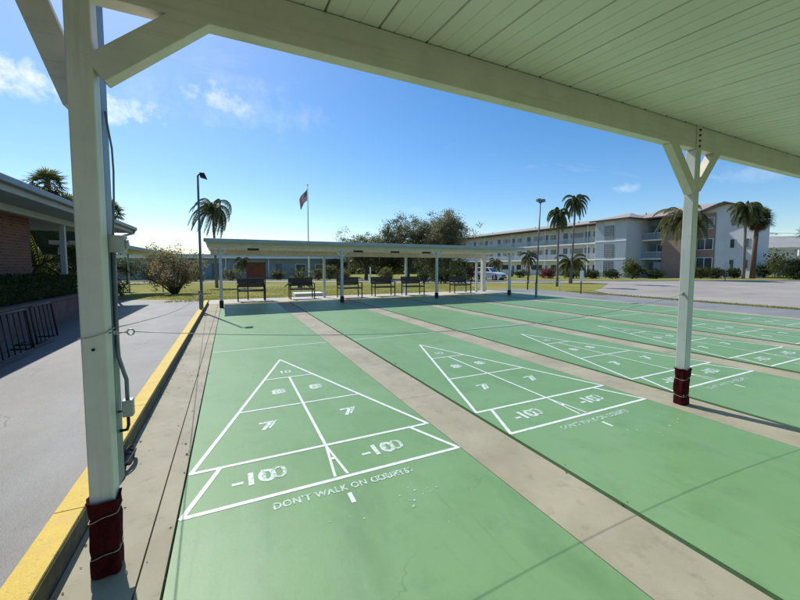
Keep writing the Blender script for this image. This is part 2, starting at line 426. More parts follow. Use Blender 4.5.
# strips between lanes and the lanes
P = 2.318; LW = 1.829; YN = -3.9; YF = 12.0
g = MB(); g.box(-.44, 13.72, -8, 12.0, -.30, -.035); struct('slab', g, 'grout')
s = MB()
s.box(-.422, -.118, -8, YF, -.2, 0.0)
s.box(-.110, -.012, -8, YF, -.2, 0.0)
for i in range(6):
    a = i * P + LW + .006; b = (i + 1) * P - (.035 if i < 1 else .055 if i < 2 else .10)
    y = -8
    while y < YF - .1:
        y2 = min(y + 3.02, YF)
        s.box(a, b if i < 5 else a + .44, y + .002, y2 - .002, -.2, 0.0)
        y = y2
struct('concrete_strip', s, 'strip')
g = MB(); g.box(13.40, 13.72, -8, 12, -.2, .005); struct('edge_band', g, 'strip')
g = MB(); g.box(-.42, 13.3, 11.80, 11.9, .0005, .002); struct('edge_line', g, 'yellow')
struct('pavement', draped([(13.73, -20), (16.4, -20), (16.4, 14.0), (13.4, 14.0), (13.4, 12.01), (13.73, 12.01)], .045), 'pave')

def text_mesh(body, size, cx, cy, z, bold=0, sx=1.0, spacing=1.0):
    c = bpy.data.curves.new('t', 'FONT'); c.body = body; c.size = size; c.align_x = 'CENTER'; c.align_y = 'CENTER'
    c.offset = bold; c.space_character = spacing; c.resolution_u = 4
    o = bpy.data.objects.new('t', c); COL.objects.link(o)
    dg = bpy.context.evaluated_depsgraph_get()
    me = bpy.data.meshes.new_from_object(o.evaluated_get(dg))
    vs = [(cx + v.co.x * sx, cy + v.co.y, z) for v in me.vertices]; fs = [tuple(p.vertices) for p in me.polygons]
    bpy.data.objects.remove(o); bpy.data.curves.remove(c); bpy.data.meshes.remove(me)
    return vs, fs
def seg2(mb, a, b, w, z):
    a = Vector((*a, z)); b = Vector((*b, z)); d = (b - a).normalized(); n = Vector((-d.y, d.x, 0)) * w / 2
    e = d * w * .3
    mb.add([a - e - n, b + e - n, b + e + n, a - e + n], [(0, 1, 2, 3)])
for i in range(6):
    x0 = i * P; cx = x0 + LW / 2
    g = MB(); g.box(x0, x0 + LW, YN, YF - .1, -.2, -.002 if False else 0.001)
    lane = struct('court_lane', g, 'court')
    z = .0028
    m = MB()
    w = .030
    y1, y2, y3, ya = .46, 1.40, 2.32, 3.21
    hw = lambda y: .895 * (ya - y) / (ya - y1)
    seg2(m, (cx - .90, 0), (cx + .90, 0), w, z)
    seg2(m, (cx - .895, y1), (cx + .895, y1), w, z + .0003)
    seg2(m, (cx - hw(y2), y2), (cx + hw(y2), y2), w * .8, z + .0003)
    seg2(m, (cx - hw(y3), y3), (cx + hw(y3), y3), w * .8, z + .0003)
    seg2(m, (cx - .895, y1), (cx, ya), w, z + .0006); seg2(m, (cx + .895, y1), (cx, ya), w, z + .0009)
    seg2(m, (cx - .90, 0), (cx - .72, y1), w, z + .0006); seg2(m, (cx + .90, 0), (cx + .72, y1), w, z + .0006)
    seg2(m, (cx, y1), (cx, y3), w * .8, z + .0012)
    seg2(m, (cx, y1 - .02), (cx - .042, .03), .018, z + .0006); seg2(m, (cx, y1 - .02), (cx + .042, .03), .018, z + .0009)
    seg2(m, (cx - .018, .25), (cx + .018, .25), .03, z + .0015)
    seg2(m, (x0 + .02, 4.12), (x0 + LW - .02, 4.12), .022, z)
    struct('court_lines', m, 'line', lane)
    t = MB(); gh = MB()
    gx = .105
    def put(body, size, px, py, bold=0, sx=1.0, sp=1.0, ghost=True, z2=z):
        t.add(*text_mesh(body, size, px, py, z2, bold, sx, sp))
        if ghost: gh.add(*text_mesh(body.replace('-', ''), size * .97, px + gx * (1 if len(body) > 1 else .42), py + .008, z2 + .0003, bold * .5, sx, sp))
    put('-10', .20, cx - .475 - .045, .228, .0045, 1.15, .86)
    put('-10', .20, cx + .475 - .135, .228, .0045, 1.15, .86)
    put('7', .22, cx - .38, 1.0, .0045, 1.1)
    put('7', .22, cx + .34, 1.0, .0045, 1.1)
    put('8', .20, cx - .20, 1.83, .0045, 1.1)
    put('8', .20, cx + .20, 1.83, .0045, 1.1)
    put('10', .16, cx - .02, 2.56, .001, 1.1, .86, False)
    struct('court_numbers', t, 'worn', lane); struct('court_numbers', gh, 'faded', lane, 'faint older number paint')
    t = MB()
    t.add(*text_mesh("DON'T WALK ON COURTS", .080, cx - .01, -.112, z, .0022, .80, 1.12))
    t.add(*text_mesh("COURTS", .078, cx + .318, -.108, z + .0003, .0, .80, 1.12))
    struct('court_lettering', t, 'faded', lane)
    t = MB(); t.add(*text_mesh('1', .125, cx - .01, -.225, z, .006, 1.1)); struct('court_digit', t, 'line', lane)
    # paint chips worn off beyond the lettering
    c = MB()
    rr = random.Random(40 + i)
    for q in range(18):
        px = cx + .25 + rr.gauss(.12, .22); py = -.42 + rr.gauss(0, .09)
        if not (x0 + .05 < px < x0 + LW - .05): continue
        r = rr.uniform(.003, .010); n = 6
        c.add([(px + r * rr.uniform(.5, 1.2) * math.cos(2 * PI * j / n), py + r * rr.uniform(.5, 1.2) * math.sin(2 * PI * j / n), z) for j in range(n)], [tuple(range(n))])
    struct('paint_chips', c, 'faded', lane)

# road with grassy island
road = [(17.35, -60), (17.35, 9.2), (18.6, 11.2), (21.3, 12.6), (26.5, 15.8), (28.2, 18.6), (26.0, 22.0), (22.0, 24.4), (18, 27.5), (12.5, 36.5), (2, 41.8), (-20, 44),
        (-20, 47.5), (3, 45.5), (15, 40.5), (23, 37.5), (30.5, 31.5), (32.0, 25.2), (33.9, 19.9), (38.6, 16.6), (47.4, 11.7), (58, 5.5), (80, -6), (80, -60)]
struct('road', draped(road, .02), 'road')
k = MB()
for (a, b) in zip(road[12:22], road[13:23]):
    k.bar((a[0], a[1], H(*a) + .0), (b[0], b[1], H(*b) + .0), .15, .12)
struct('road_kerb', k, 'walk')

# grass blades on the nearest lawn
bl = MB()
rr = random.Random(3)
def blade(x, y, h):
    a = rr.uniform(0, 2 * PI); w = rr.uniform(.006, .014) * 1.6
    dx, dy = math.cos(a) * w, math.sin(a) * w
    lx, ly = rr.gauss(0, .4) * h, rr.gauss(0, .4) * h
    z = H(x, y) - .05
    bl.add([(x - dx, y - dy, z), (x + dx, y + dy, z), (x + lx, y + ly, z + h)], [(0, 1, 2)])
for q in range(30000):
    y = 13.9 + 14 * rr.random() ** 1.6; x = rr.uniform(-3.0, 13.5 + (y - 13.9) * .5)
    if x < -2 and y < 16.2: continue
    if noise.noise((x * .5, y * .5, 0)) < -.15 and rr.random() < .6: continue
    blade(x, y, rr.uniform(.02, .05))
for q in range(9000):
    x = rr.uniform(16.45, 17.3); y = rr.uniform(-6, 11.5)
    blade(x, y, rr.uniform(.03, .09))
o = obj('grass', bl, 'blade'); tag(o, 'short yellow green grass growing beyond the concrete walk and pavement', 'grass'); o['kind'] = 'stuff'
# dry leaves and grit caught along the kerb and strips
lt = MB()
for q in range(420):
    c = rr.random()
    if c < .55: x = -.41 + abs(rr.gauss(0, .02)); y = rr.uniform(-1, 11.5)
    elif c < .8: x = rr.choice([0, P, 2 * P]) + rr.gauss(-.02, .03); y = rr.uniform(-1.5, 8)
    else: x = rr.uniform(-.40, 0); y = rr.uniform(-1, 9)
    r = rr.uniform(.003, .012); a = rr.uniform(0, PI)
    if rr.random() < .04: r *= 1.8
    lt.add([(x + r * math.cos(a + j * PI / 2) * (1 if j % 2 else .5), y + r * math.sin(a + j * PI / 2) * (1 if j % 2 else .5), .004 + (.008 if j == 0 else 0) * rr.random()) for j in range(4)], [(0, 1, 2, 3)])
o = obj('leaf_litter', lt, 'litter'); tag(o, 'dry leaf crumbs scattered along the yellow kerb and concrete strips', 'leaf litter'); o['kind'] = 'stuff'

# ------------------------------------------------------------------ near shelter
sh = thing('court_shelter', 'near cream open shelter with broad beam, ribbed roof and red wrapped posts', 'shelter', (2, -.27, 0))
BY0, BY1 = -.27, -.19
ROOFX0, ROOFX1 = -.75, 13.5
SL = .077
def roofz(y): return 2.69 + (y - BY0) * SL
b = MB(); b.box(ROOFX0, ROOFX1, BY0, BY1, 2.48, 2.69); obj('beam', b, 'cream', sh, .004)
b = MB(); b.box(ROOFX0, ROOFX1, -3.30, -3.22, 2.22, 2.44); obj('beam', b, 'cream', sh, .004)
# ribbed underside: shallow ribs running back from the beam, one dark seam every 0.3 m
b = MB()
x = ROOFX0; prof = []
while x < ROOFX1:
    prof += [(x, .0), (x + .004, .010), (x + .010, .010), (x + .014, 0), (x + .090, 0), (x + .094, .004), (x + .10, .004), (x + .104, 0), (x + .190, 0), (x + .194, .004), (x + .20, .004), (x + .204, 0)]
    x += .302
ya_, yb_ = -.10, -3.35
vs = []; fs = []
for (px, pz) in prof: vs += [(px, ya_, roofz(ya_) + pz + .004), (px, yb_, roofz(yb_) + pz + .004)]
for i in range(len(prof) - 1): fs.append((2 * i, 2 * i + 1, 2 * i + 3, 2 * i + 2))
b.add(vs, fs); obj('roof_panel', b, 'soffit', sh)
b = MB(); vs = [(ROOFX0, .02, roofz(.02) + .03), (ROOFX1, .02, roofz(.02) + .03), (ROOFX1, yb_, roofz(yb_) + .03), (ROOFX0, yb_, roofz(yb_) + .03)]
vs += [(a, c, d + .05) for a, c, d in vs]
b.add(vs, [(0, 1, 2, 3), (4, 7, 6, 5), (0, 4, 5, 1), (1, 5, 6, 2), (2, 6, 7, 3), (3, 7, 4, 0)]); obj('roof_cover', b, 'rooftop', sh)
b = MB(); x = ROOFX0
while x < ROOFX1:
    b.add([(x + .003, -.10, roofz(-.10) + .0125), (x + .011, -.10, roofz(-.10) + .0125), (x + .011, yb_, roofz(yb_) + .0125), (x + .003, yb_, roofz(yb_) + .0125)], [(0, 1, 2, 3)])
    b.box(x + .001, x + .013, BY0 - .004, BY0 + .02, 2.6905, 2.697)
    x += .302
obj('roof_seam', b, 'seam', sh)
def near_post(px, py, left=False):
    w = .088
    b = MB(); b.box(px - w / 2, px + w / 2, py, py + w, 0, 2.478 if not left else 2.9)
    p = obj('post', b, 'postwhite' if not left else 'postpaint', sh, .006)
    # carpet padding: slightly lumpy wrapped sleeve
    b = MB(); n = 40; hz = 22; top = .36 if not left else .345
    rr = random.Random(int(px * 10) + 5); vs = []; fs = []
    cxp, cyp = px, py + w / 2
    for j in range(hz + 1):
        zz_ = .005 + (top - .005) * j / hz
        for q in range(n):
            a = 2 * PI * q / n
            r0 = w / 2 + .010
            ca, sa = math.cos(a), math.sin(a)
            rs = r0 / (abs(ca) ** 5 + abs(sa) ** 5) ** (1 / 5)
            nz = noise.noise((ca * 1.6 + px, sa * 1.6, zz_ * 7)) * .009
            tie = min(abs(zz_ - .10), abs(zz_ - .27))
            nz -= .006 * math.exp(-(tie / .014) ** 2)
            edge = .006 if j == hz else 0
            spiral = .005 * ((a / (2 * PI)) - .5)
            vs.append((cxp + ca * (rs + nz + spiral + edge), cyp + sa * (rs + nz + spiral + edge), zz_ + (noise.noise((ca * 2, sa * 2, 3 + px)) * .015 if j == hz else 0)))
    for j in range(hz):
        for q in range(n): fs.append((j * n + q, j * n + (q + 1) % n, (j + 1) * n + (q + 1) % n, (j + 1) * n + q))
    b.add(vs, fs, 0, True)
    # inner rim
    b.add([vs[hz * n + q] for q in range(n)] + [(cxp + (vs[hz * n + q][0] - cxp) * .8, cyp + (vs[hz * n + q][1] - cyp) * .8, top - .01) for q in range(n)],
          [(q, (q + 1) % n, n + (q + 1) % n, n + q) for q in range(n)], 0, True)
    obj('post_padding', b, 'carpet', p)
    for zt, tl in ((.27, .028), (.10, .020)):
        b = MB(); pts = []
        for q in range(41):
            a = 2 * PI * q / 40; ca, sa = math.cos(a), math.sin(a); rs = (w / 2 + .0105) / (abs(ca) ** 5 + abs(sa) ** 5) ** (1 / 5)
            pts.append((cxp + ca * rs, cyp + sa * rs, zt + tl * .6 * ca + .004 * math.sin(3 * a)))
        b.tube(pts, .0019, 6); obj('tie_rope', b, 'rope', p)
    return p
PL = (-.247, -.27); PR = (4.335, -.27)
pl = near_post(*PL, left=True); pr = near_post(*PR)
# braces
def brace(a, b, w=.075, d=.085, y=BY0 + .044, m='cream', face=None):
    q = MB(); q.bar((a[0], y, a[1]), (b[0], y, b[1]), d, w, up=(0, 0, 1) if abs(a[1] - b[1]) < abs(a[0] - b[0]) * 5 else (1, 0, 0))
    return obj('brace', q, m, sh, .004)
brace((-.200, 2.185), (.255, 2.575), w=.110, d=.075, y=BY0 + .0365)
brace((PL[0] - .03, 2.06), (PL[0] - .19, 2.53), w=.105, d=.06, y=BY0 + .10)
brace((PR[0] - .03, 2.09), (PR[0] - .42, 2.51), w=.10, d=.075, y=BY0 + .0365)
brace((PR[0] + .03, 2.12), (PR[0] + .36, 2.51), w=.09, d=.075, y=BY0 + .0365)
# steel bracket with bolts over the right post
for px in (PR[0],):
    b = MB(); b.box(px - .055, px + .03, BY0 - .007, BY0 - .001, 2.44, 2.70); br = obj('bracket', b, 'cream', sh, .002)
    for zz_ in (2.505, 2.555, 2.605, 2.655):
        b = MB(); b.tube([(px - .012, BY0 - .018, zz_), (px - .012, BY0 - .0075, zz_)], .010, 6); obj('bolt', b, 'bolt', br)
# trunking, conduit and boxes on the far side of the left post
b = MB(); b.box(-.242, -.204, -.181, -.085, .35, 2.9); obj('trunking', b, 'conduit', sh, .003)
b = MB(); b.box(-.222, -.148, -.17, -.10, 1.435, 1.515); jb = obj('junction_box', b, 'box', sh, .004)
b = MB(); b.tube([(-.148, -.135, 1.475), (-.138, -.135, 1.475)], .022, 12); obj('box_cover', b, 'box', jb)
b = MB(); b.tube([(-.196, -.14, 1.44), (-.196, -.14, 1.02), (-.194, -.14, .95), (-.176, -.14, .87), (-.168, -.14, .84), (-.168, -.14, .74)], .0085, 8); obj('conduit', b, 'conduit', sh)
b = MB(); b.box(-.187, -.145, -.16, -.12, .665, .745); ob = obj('socket_box', b, 'box', sh, .003)
b = MB(); b.tube([(-.204, -.14, .69), (-.187, -.14, .69)], .006, 8); obj('box_clamp', b, 'conduit', ob)
b = MB(); b.tube([(-.168, -.14, .67), (-.168, -.14, .62), (-.176, -.13, .595), (-.205, -.12, .59)], .007, 8); obj('conduit', b, 'black', sh)
b = MB(); b.tube([(-.198, -.15, 2.06), (-.192, -.15, 2.0), (-.180, -.15, 1.9), (-.178, -.15, 1.8), (-.182, -.15, 1.66), (-.19, -.15, 1.515)], .004, 6); obj('cord', b, 'conduit', sh)
b = MB(); b.tube([(-.248, -.2715, 1.018), (-.248, -.278, 1.018)], .006, 8); obj('bolt', b, 'bolt', sh)
# far end of the near shelter: posts out of frame carry the back
for px in (-.247, 4.335, 8.9, 13.3):
    b = MB(); b.box(px - .044, px + .044, -3.30, -3.212, 0, 2.22); obj('post', b, 'postwhite', sh, .005)
for px in (8.9, 13.3):
    near_post(px, -.27)

# cable between the two near posts
cb = thing('barrier_cable', 'thin steel cable with a ring sagging between the two nearest white posts', 'cable', (PL[0], -.225, 1.08))
b = MB(); pts = []
xa, xb = -.115, PR[0] - .07
for q in range(41):
    u = q / 40; pts.append((xa + (xb - xa) * u, -.225, 1.078 + (1.098 - 1.078) * u - .145 * 4 * u * (1 - u)))
b.tube(pts, .0018, 6); obj('wire', b, 'wire', cb)
b = MB(); pts = [(-.126 + .013 * math.cos(a), -.225, 1.077 + .013 * math.sin(a)) for a in [2 * PI * q / 16 for q in range(17)]]
b.tube(pts, .0032, 6); obj('ring', b, 'wire', cb)
b = MB(); b.tube([(-.203, -.225, 1.078), (-.185, -.225, 1.082), (-.170, -.225, 1.074), (-.155, -.225, 1.079), (-.139, -.225, 1.077)], .0038, 6)
b.tube([(-.180 + .008 * math.cos(a), -.225 + .003 * math.sin(2 * a), 1.078 + .008 * math.sin(a)) for a in [2 * PI * q / 12 for q in range(13)]], .0025, 6)
obj('hook', b, 'wire', cb)
b = MB(); b.tube([(PR[0] - .044, -.225, 1.10), (PR[0] - .055, -.225, 1.105), (PR[0] - .064, -.225, 1.10), (PR[0] - .07, -.225, 1.094)], .005, 6)
b.tube([(PR[0] - .056 + .014 * math.cos(a), -.225, 1.104 + .014 * math.sin(a)) for a in [2 * PI * q / 12 for q in range(13)]], .0045, 6)
obj('hook', b, 'wire', cb)
# rope round the left post, running along the kerb
rp = thing('kerb_rope', 'thin pale rope looped round the nearest left post and running along the yellow kerb', 'rope', (PL[0], -.2, 1.09))
b = MB(); b.tube([(-.297, -.276, 1.068), (-.25, -.277, 1.074), (-.202, -.276, 1.088), (-.198, -.2, 1.094), (-.2, -.15, 1.09)], .003, 6); obj('loop', b, 'rope', rp)
b = MB(); pts = []
for q in range(31):
    u = q / 30; pts.append((-.2 + (-.47 + .2) * u, -.15 + (9.40 + .15) * u, 1.09 + (.60 - 1.09) * u - .22 * 4 * u * (1 - u) * .5))
b.tube(pts, .0030, 6); obj('line', b, 'rope', rp)

# coil of black hose at the kerb
b = MB()
for q in range(3):
    b.tube([(-.385 + (.05 + .008 * q) * math.cos(a) * .5, .80 + (.05 + .008 * q) * math.sin(a) * 1.9, .03 + .018 * q + .01 * math.sin(3 * a + q)) for a in [2 * PI * j / 24 for j in range(25)]], .007, 6)
b.tube([(-.385, .72, .03), (-.37, .6, .012), (-.392, .45, .010), (-.40, .25, .010)], .007, 6)
o = obj('hose', b, 'rubber', loc=(-.385, .8, 0)); tag(o, 'small black hose coil lying in the gutter beside the yellow kerb', 'hose')

# ------------------------------------------------------------------ far shelter
fs_ = thing('court_shelter', 'far low open shelter with flat grey green roof over a row of dark benches', 'shelter', (6, 12, 0))
FX0, FX1 = -.40, 12.62
def farz(y): return 2.20 - (y - 10.45) * .077
b = MB()
vs = [(FX0, 10.45, 2.15), (FX1, 10.45, 2.15), (FX1, 13.45, farz(13.45) - .05), (FX0, 13.45, farz(13.45) - .05)]
vs += [(a, c, d + .05) for a, c, d in vs]
b.add(vs, [(0, 3, 2, 1), (4, 5, 6, 7), (0, 1, 5, 4), (1, 2, 6, 5), (2, 3, 7, 6), (3, 0, 4, 7)]); obj('roof_panel', b, 'soffit', fs_)
b = MB(); b.box(FX0 - .02, FX1 + .02, 10.38, 10.445, 2.10, 2.215); obj('gutter', b, 'greyfascia', fs_, .01)
b = MB(); b.box(FX0 + .05, FX1 - .05, 10.76, 10.84, 1.95, 2.12); obj('beam', b, 'cream', fs_)
b = MB(); b.box(FX0 + .05, FX1 - .05, 13.0, 13.08, 1.76, 1.955); obj('beam', b, 'cream', fs_)
b = MB(); x = FX0
while x < FX1:
    b.box(x, x + .008, 10.46, 13.44, 0, .001)
    for j in range(8): 
        v = b.v[-8 + j]; b.v[-8 + j] = (v[0], v[1], v[2] + farz(v[1]) - .053)
    x += .302
obj('roof_seam', b, 'seam', fs_)
for px in (.02, 4.06, 8.17, 12.15):
    b = MB(); b.box(px - .045, px + .045, 10.755, 10.845, 0, 1.95); p = obj('post', b, 'postwhite', fs_, .005)
    b = MB(); b.box(px - .062, px + .062, 10.738, 10.862, .004, .23); obj('post_padding', b, 'rubber', p, .012)
    for sx in (-1, 1):
        b = MB(); b.bar((px + sx * .03, 10.80, 1.72), (px + sx * .26, 10.80, 1.96), .05, .06); obj('brace', b, 'cream', fs_)
for px in (3.93, 7.83, 11.95):
    b = MB(); b.box(px - .05, px + .05, 12.995, 13.085, 0, 1.76); obj('post', b, 'postwhite', fs_, .005)
b = MB(); b.box(12.45, 12.66, 13.15, 13.35, 0, 1.92); obj('post', b, 'cream', fs_, .01, label='thick cream box post at the right rear corner of the far shelter')
for px in (1.1, 5.2, 6.9, 8.5):
    b = MB(); b.box(px - .2, px + .2, 12.2, 12.32, 1.93, 2.0); obj('ceiling_light', b, 'plastic', fs_, .01)

# ------------------------------------------------------------------ benches
def bench_parts(t, w=.98):
    hw_ = w / 2
    # faces -Y; seat z .43, back top .84
    b = MB()
    for q in range(5): b.box(-hw_ + .02, hw_ - .02, -.22 + q * .088, -.22 + q * .088 + .074, .415, .437)
    obj('seat', b, 'bench', t, local=True)
    b = MB()
    for q in range(4):
        z0 = .52 + q * .083; y0 = .235 + q * .02
        b.box(-hw_ + .02, hw_ - .02, y0, y0 + .022, z0, z0 + .081)
    obj('backrest', b, 'bench', t, local=True)
    for sx in (-1, 1):
        x = sx * (hw_ - .015)
        b = MB(); b.bar((x, -.21, 0), (x, -.21, .63), .038, .038); obj('leg', b, 'black', t, local=True)
        b = MB(); b.bar((x, .23, 0), (x, .23, .45), .038, .038); b.bar((x, .225, .44), (x, .325, .85), .038, .034); obj('leg', b, 'black', t, local=True)
        b = MB(); b.bar((x, -.24, .635), (x, .29, .645), .045, .028); obj('armrest', b, 'black', t, local=True)
        b = MB(); b.bar((x, -.2, .40), (x, .23, .40), .03, .03); obj('side_rail', b, 'black', t, local=True)
    b = MB(); b.bar((-hw_, -.20, .395), (hw_, -.20, .395), .03, .035); obj('front_rail', b, 'black', t, local=True)
bl_ = ['dark slatted bench standing before the red brown board', 'dark slatted bench before the spiky green cycad, second from the left',
       'dark slatted bench just right of the second front post, third from the left', 'dark slatted bench between the third and fifth, before the white box on the lawn',
       'dark slatted bench left of the third front post, fifth from the left', 'dark slatted bench at the right end of the row, by the thick cream post']
b0 = None
for i, (x, y) in enumerate(((1.02, 12.68), (2.95, 12.85), (4.93, 12.62), (6.55, 12.75), (8.0, 12.62), (10.75, 12.75))):
    if b0 is None:
        b0 = thing('bench', bl_[0], 'bench', (x, y, .006), 0, 'dark benches under the far shelter'); bench_parts(b0)
    else: dup(b0, (x, y, .006), R((i * 7) % 5 - 2), bl_[i])
sb = thing('score_board', 'red brown wooden board on dark posts standing behind the leftmost bench', 'board', (1.22, 13.22, 0))
b = MB(); b.box(.88, 1.60, 13.20, 13.235, .87, 1.46); obj('panel', b, 'redwood', sb, .004)
for px in (.92, 1.57):
    b = MB(); b.box(px - .022, px + .022, 13.236, 13.28, 0, 1.5 if px > 1 else 1.44); obj('post', b, 'black', sb)
b = MB(); b.box(.86, 1.62, 13.195, 13.245, 1.46, 1.49); obj('top_rail', b, 'bench', sb)

# ------------------------------------------------------------------ court lamps
def court_lamp(x, y, h, top, label, lean=0):
    t = thing('court_lamp', label, 'lamp post', (x, y, 0), 0, 'court lamp posts')
    b = MB(); b.tube([(x, y, 0), (x + lean * .5, y, h * .5), (x + lean, y, h)], [.04, .034, .028], 10); obj('pole', b, 'polegreen', t)
    if top == 'side':
        b = MB(); b.tube([(x + lean, y, h), (x + lean + .03, y, h + .05), (x + lean + .10, y - .02, h + .06)], .022, 8); obj('arm', b, 'black', t)
        b = MB(); b.add([(x + .06, y - .1, h - .02), (x + .24, y - .1, h - .06), (x + .24, y + .1, h - .06), (x + .06, y + .1, h - .02), (x + .04, y - .06, h + .10), (x + .17, y - .06, h + .10), (x + .17, y + .06, h + .10), (x + .04, y + .06, h + .10)],
                       [(0, 3, 2, 1), (4, 5, 6, 7), (0, 1, 5, 4), (1, 2, 6, 5), (2, 3, 7, 6), (3, 0, 4, 7)]); obj('floodlight', b, 'black', t)
    else:
        b = MB(); b.tube([(x + lean - .13, y, h + .02), (x + lean, y, h - .05), (x + lean + .13, y, h + .02)], .022, 8); obj('arm', b, 'black', t)
        for s_ in (-1, 1):
            b = MB(); b.box(x + lean + s_ * .12 - .09, x + lean + s_ * .12 + .09, y - .1, y + .05, h, h + .13); obj('floodlight', b, 'polegreen', t, .02)
    return t
court_lamp(-.475, 9.75, 3.93, 'side', 'slim grey green lamp post with one hooked floodlight at the kerb end on the left')
court_lamp(12.5, 9.5, 4.15, 'twin', 'slim leaning lamp post with twin floodlights at the right edge of the courts', .12)
def stub(x, y, label, h=.62):
    t = thing('rope_post', label, 'post', (x, y, 0), 0, 'short rope posts')
    b = MB(); b.box(x - .035, x + .035, y - .035, y + .035, 0, h); obj('stake', b, 'conduit', t, .004)
    b = MB(); b.box(x - .05, x + .05, y - .05, y + .05, h, h + .03); obj('cap', b, 'black', t)
    b = MB(); b.tube([(x + .04, y, h - .1), (x + .08, y, h - .1)], .012, 6); obj('eye', b, 'wire', t)
stub(-.49, 9.45, 'short grey post standing on the yellow kerb beside the left lamp post')
stub(12.35, 9.35, 'short dark post standing beside the right lamp post', .62)
# light pipe barrier beyond the courts and a thin post
t = thing('pipe_barrier', 'low white pipe barrier on the grass to the right of the far shelter', 'barrier', (14.6, 12.4, 0))
for x, y in ((13.3, 13.9), (14.3, 13.05), (15.3, 12.2), (16.2, 11.4)):
    b = MB(); b.tube([(x, y, 0), (x, y, .52)], .016, 8); obj('upright', b, 'postwhite', t)
b = MB(); b.tube([(13.3, 13.9, .52), (16.2, 11.4, .52)], .014, 8); obj('top_rail', b, 'postwhite', t)
t = thing('marker_post', 'slim black post standing alone on the grass before the parking lot', 'post', (15.7, 13.2, 0))
b = MB(); b.tube([(15.7, 13.2, 0), (15.7, 13.2, 1.25)], .035, 8); obj('stake', b, 'black', t)
b = MB(); b.tube([(15.7, 13.2, 1.25), (15.7, 13.2, 1.30)], [.045, .02], 8); obj('cap', b, 'black', t)
t = thing('notice_sign', 'small blank white sign on a red brown post at the edge of the grass', 'sign', (15.9, 9.9, 0))
b = MB(); b.box(15.875, 15.925, 9.88, 9.92, 0, .62); obj('post', b, 'redwood', t)
b = MB(); b.box(15.78, 16.02, 9.86, 9.878, .60, 1.13); obj('panel', b, 'trim', t, .004)
b = MB(); b.bar((15.9, 9.9, .6), (15.9, 9.9, 1.3), .04, .04); obj('post', b, 'conduit', t)

# ------------------------------------------------------------------ bike racks
def rack(x, y0, y1, label, lean):
    t = thing('bike_rack', label, 'bike rack', (x, (y0 + y1) / 2, 0), 0, 'bike racks by the planter')
    b = MB(); b.tube([(x + .04, y0, .03), (x - .03, y0, .64), (x - .03, y0 + .05, .67), (x - .03, y1 - .05, .67), (x - .03, y1, .64), (x + .04, y1, .03)], .016, 8); obj('frame', b, 'black', t)
    b = MB(); b.tube([(x + .04, y0, .03), (x + .04, y1, .03)], .014, 8); obj('foot_rail', b, 'black', t)
    b = MB(); b.tube([(x - .24, y0, .03), (x - .24, y1, .03)], .014, 8); b.tube([(x - .24, y0, .03), (x + .04, y0, .03)], .014, 8); b.tube([(x - .24, y1, .03), (x + .04, y1, .03)], .014, 8); obj('foot_rail', b, 'black', t)
    b = MB(); y = y0 + .14
    while y < y1 - .05:
        b.tube([(x + .04, y, .03), (x - .03, y, .67)], .009, 6); y += .16
    obj('bars', b, 'black', t)
rack(-2.66, 3.9, 5.55, 'black tubular bike rack on the driveway, the nearer one at the left edge', 0)
rack(-2.76, 5.95, 6.75, 'black tubular bike rack farther along the planter, half behind the near post', 0)

# ------------------------------------------------------------------ foliage
def leafquad(mb, p, s, rr, mi=0, flat=0):
    n = Vector((rr.gauss(0, 1), rr.gauss(0, 1), rr.gauss(0, 1) + flat)).normalized()
    u = n.orthogonal().normalized(); v = n.cross(u)
    a = rr.uniform(0, PI); c, d = math.cos(a), math.sin(a)
    x = (u * c + v * d) * s * .5; y = (v * c - u * d) * s * rr.uniform(.25, .4)
    p = Vector(p)
    mb.add([p - x, p + y, p + x, p - y], [(0, 1, 2, 3)], mi)
def clumps(mb, cen, rad, nclump, per, cr, leaf, rr, mis=(0,), hollow=.55, zmin=None):
    """leaf clumps spread through an ellipsoid; gaps stay between them"""
    for q in range(nclump):
        d = Vector((rr.gauss(0, 1), rr.gauss(0, 1), rr.gauss(0, 1))).normalized() * rr.uniform(hollow, 1)
        c = Vector(cen) + Vector((d.x * rad[0], d.y * rad[1], d.z * rad[2]))
        if zmin is not None and c.z < zmin: c.z = zmin + rr.random() * .3
        mi = rr.choice(mis); k = cr * rr.uniform(.6, 1.3)
        for j in range(per):
            e = Vector((rr.gauss(0, .5), rr.gauss(0, .5), rr.gauss(0, .38))) * k
            leafquad(mb, c + e, leaf * rr.uniform(.6, 1.4), rr, mi)
def shrub(name, label, cat, loc, rad, leaf, n, mats, group=None, seed=1, stem='bark', cr=None, low=.2):
    rr = random.Random(seed); t = thing(name, label, cat, loc, 0, group)
    b = MB(); x, y, z = loc
    for q in range(4):
        a = rr.uniform(0, 2 * PI); b.tube([(x + .05 * math.cos(a), y + .05 * math.sin(a), z - .05), (x + rad[0] * .4 * math.cos(a), y + rad[1] * .4 * math.sin(a), z + rad[2] * 1.1)], [.03, .012], 5)
    obj('stem', b, stem, t)
    b = MB(); clumps(b, (x, y, z + rad[2] * (1 + low * 0)), rad, n, 26, cr or rad[2] * .45, leaf, rr, tuple(range(len(mats))), .25)
    b.v = [(a, c, max(d, z + .02)) for a, c, d in b.v]
    obj('foliage', b, mats, t); return t
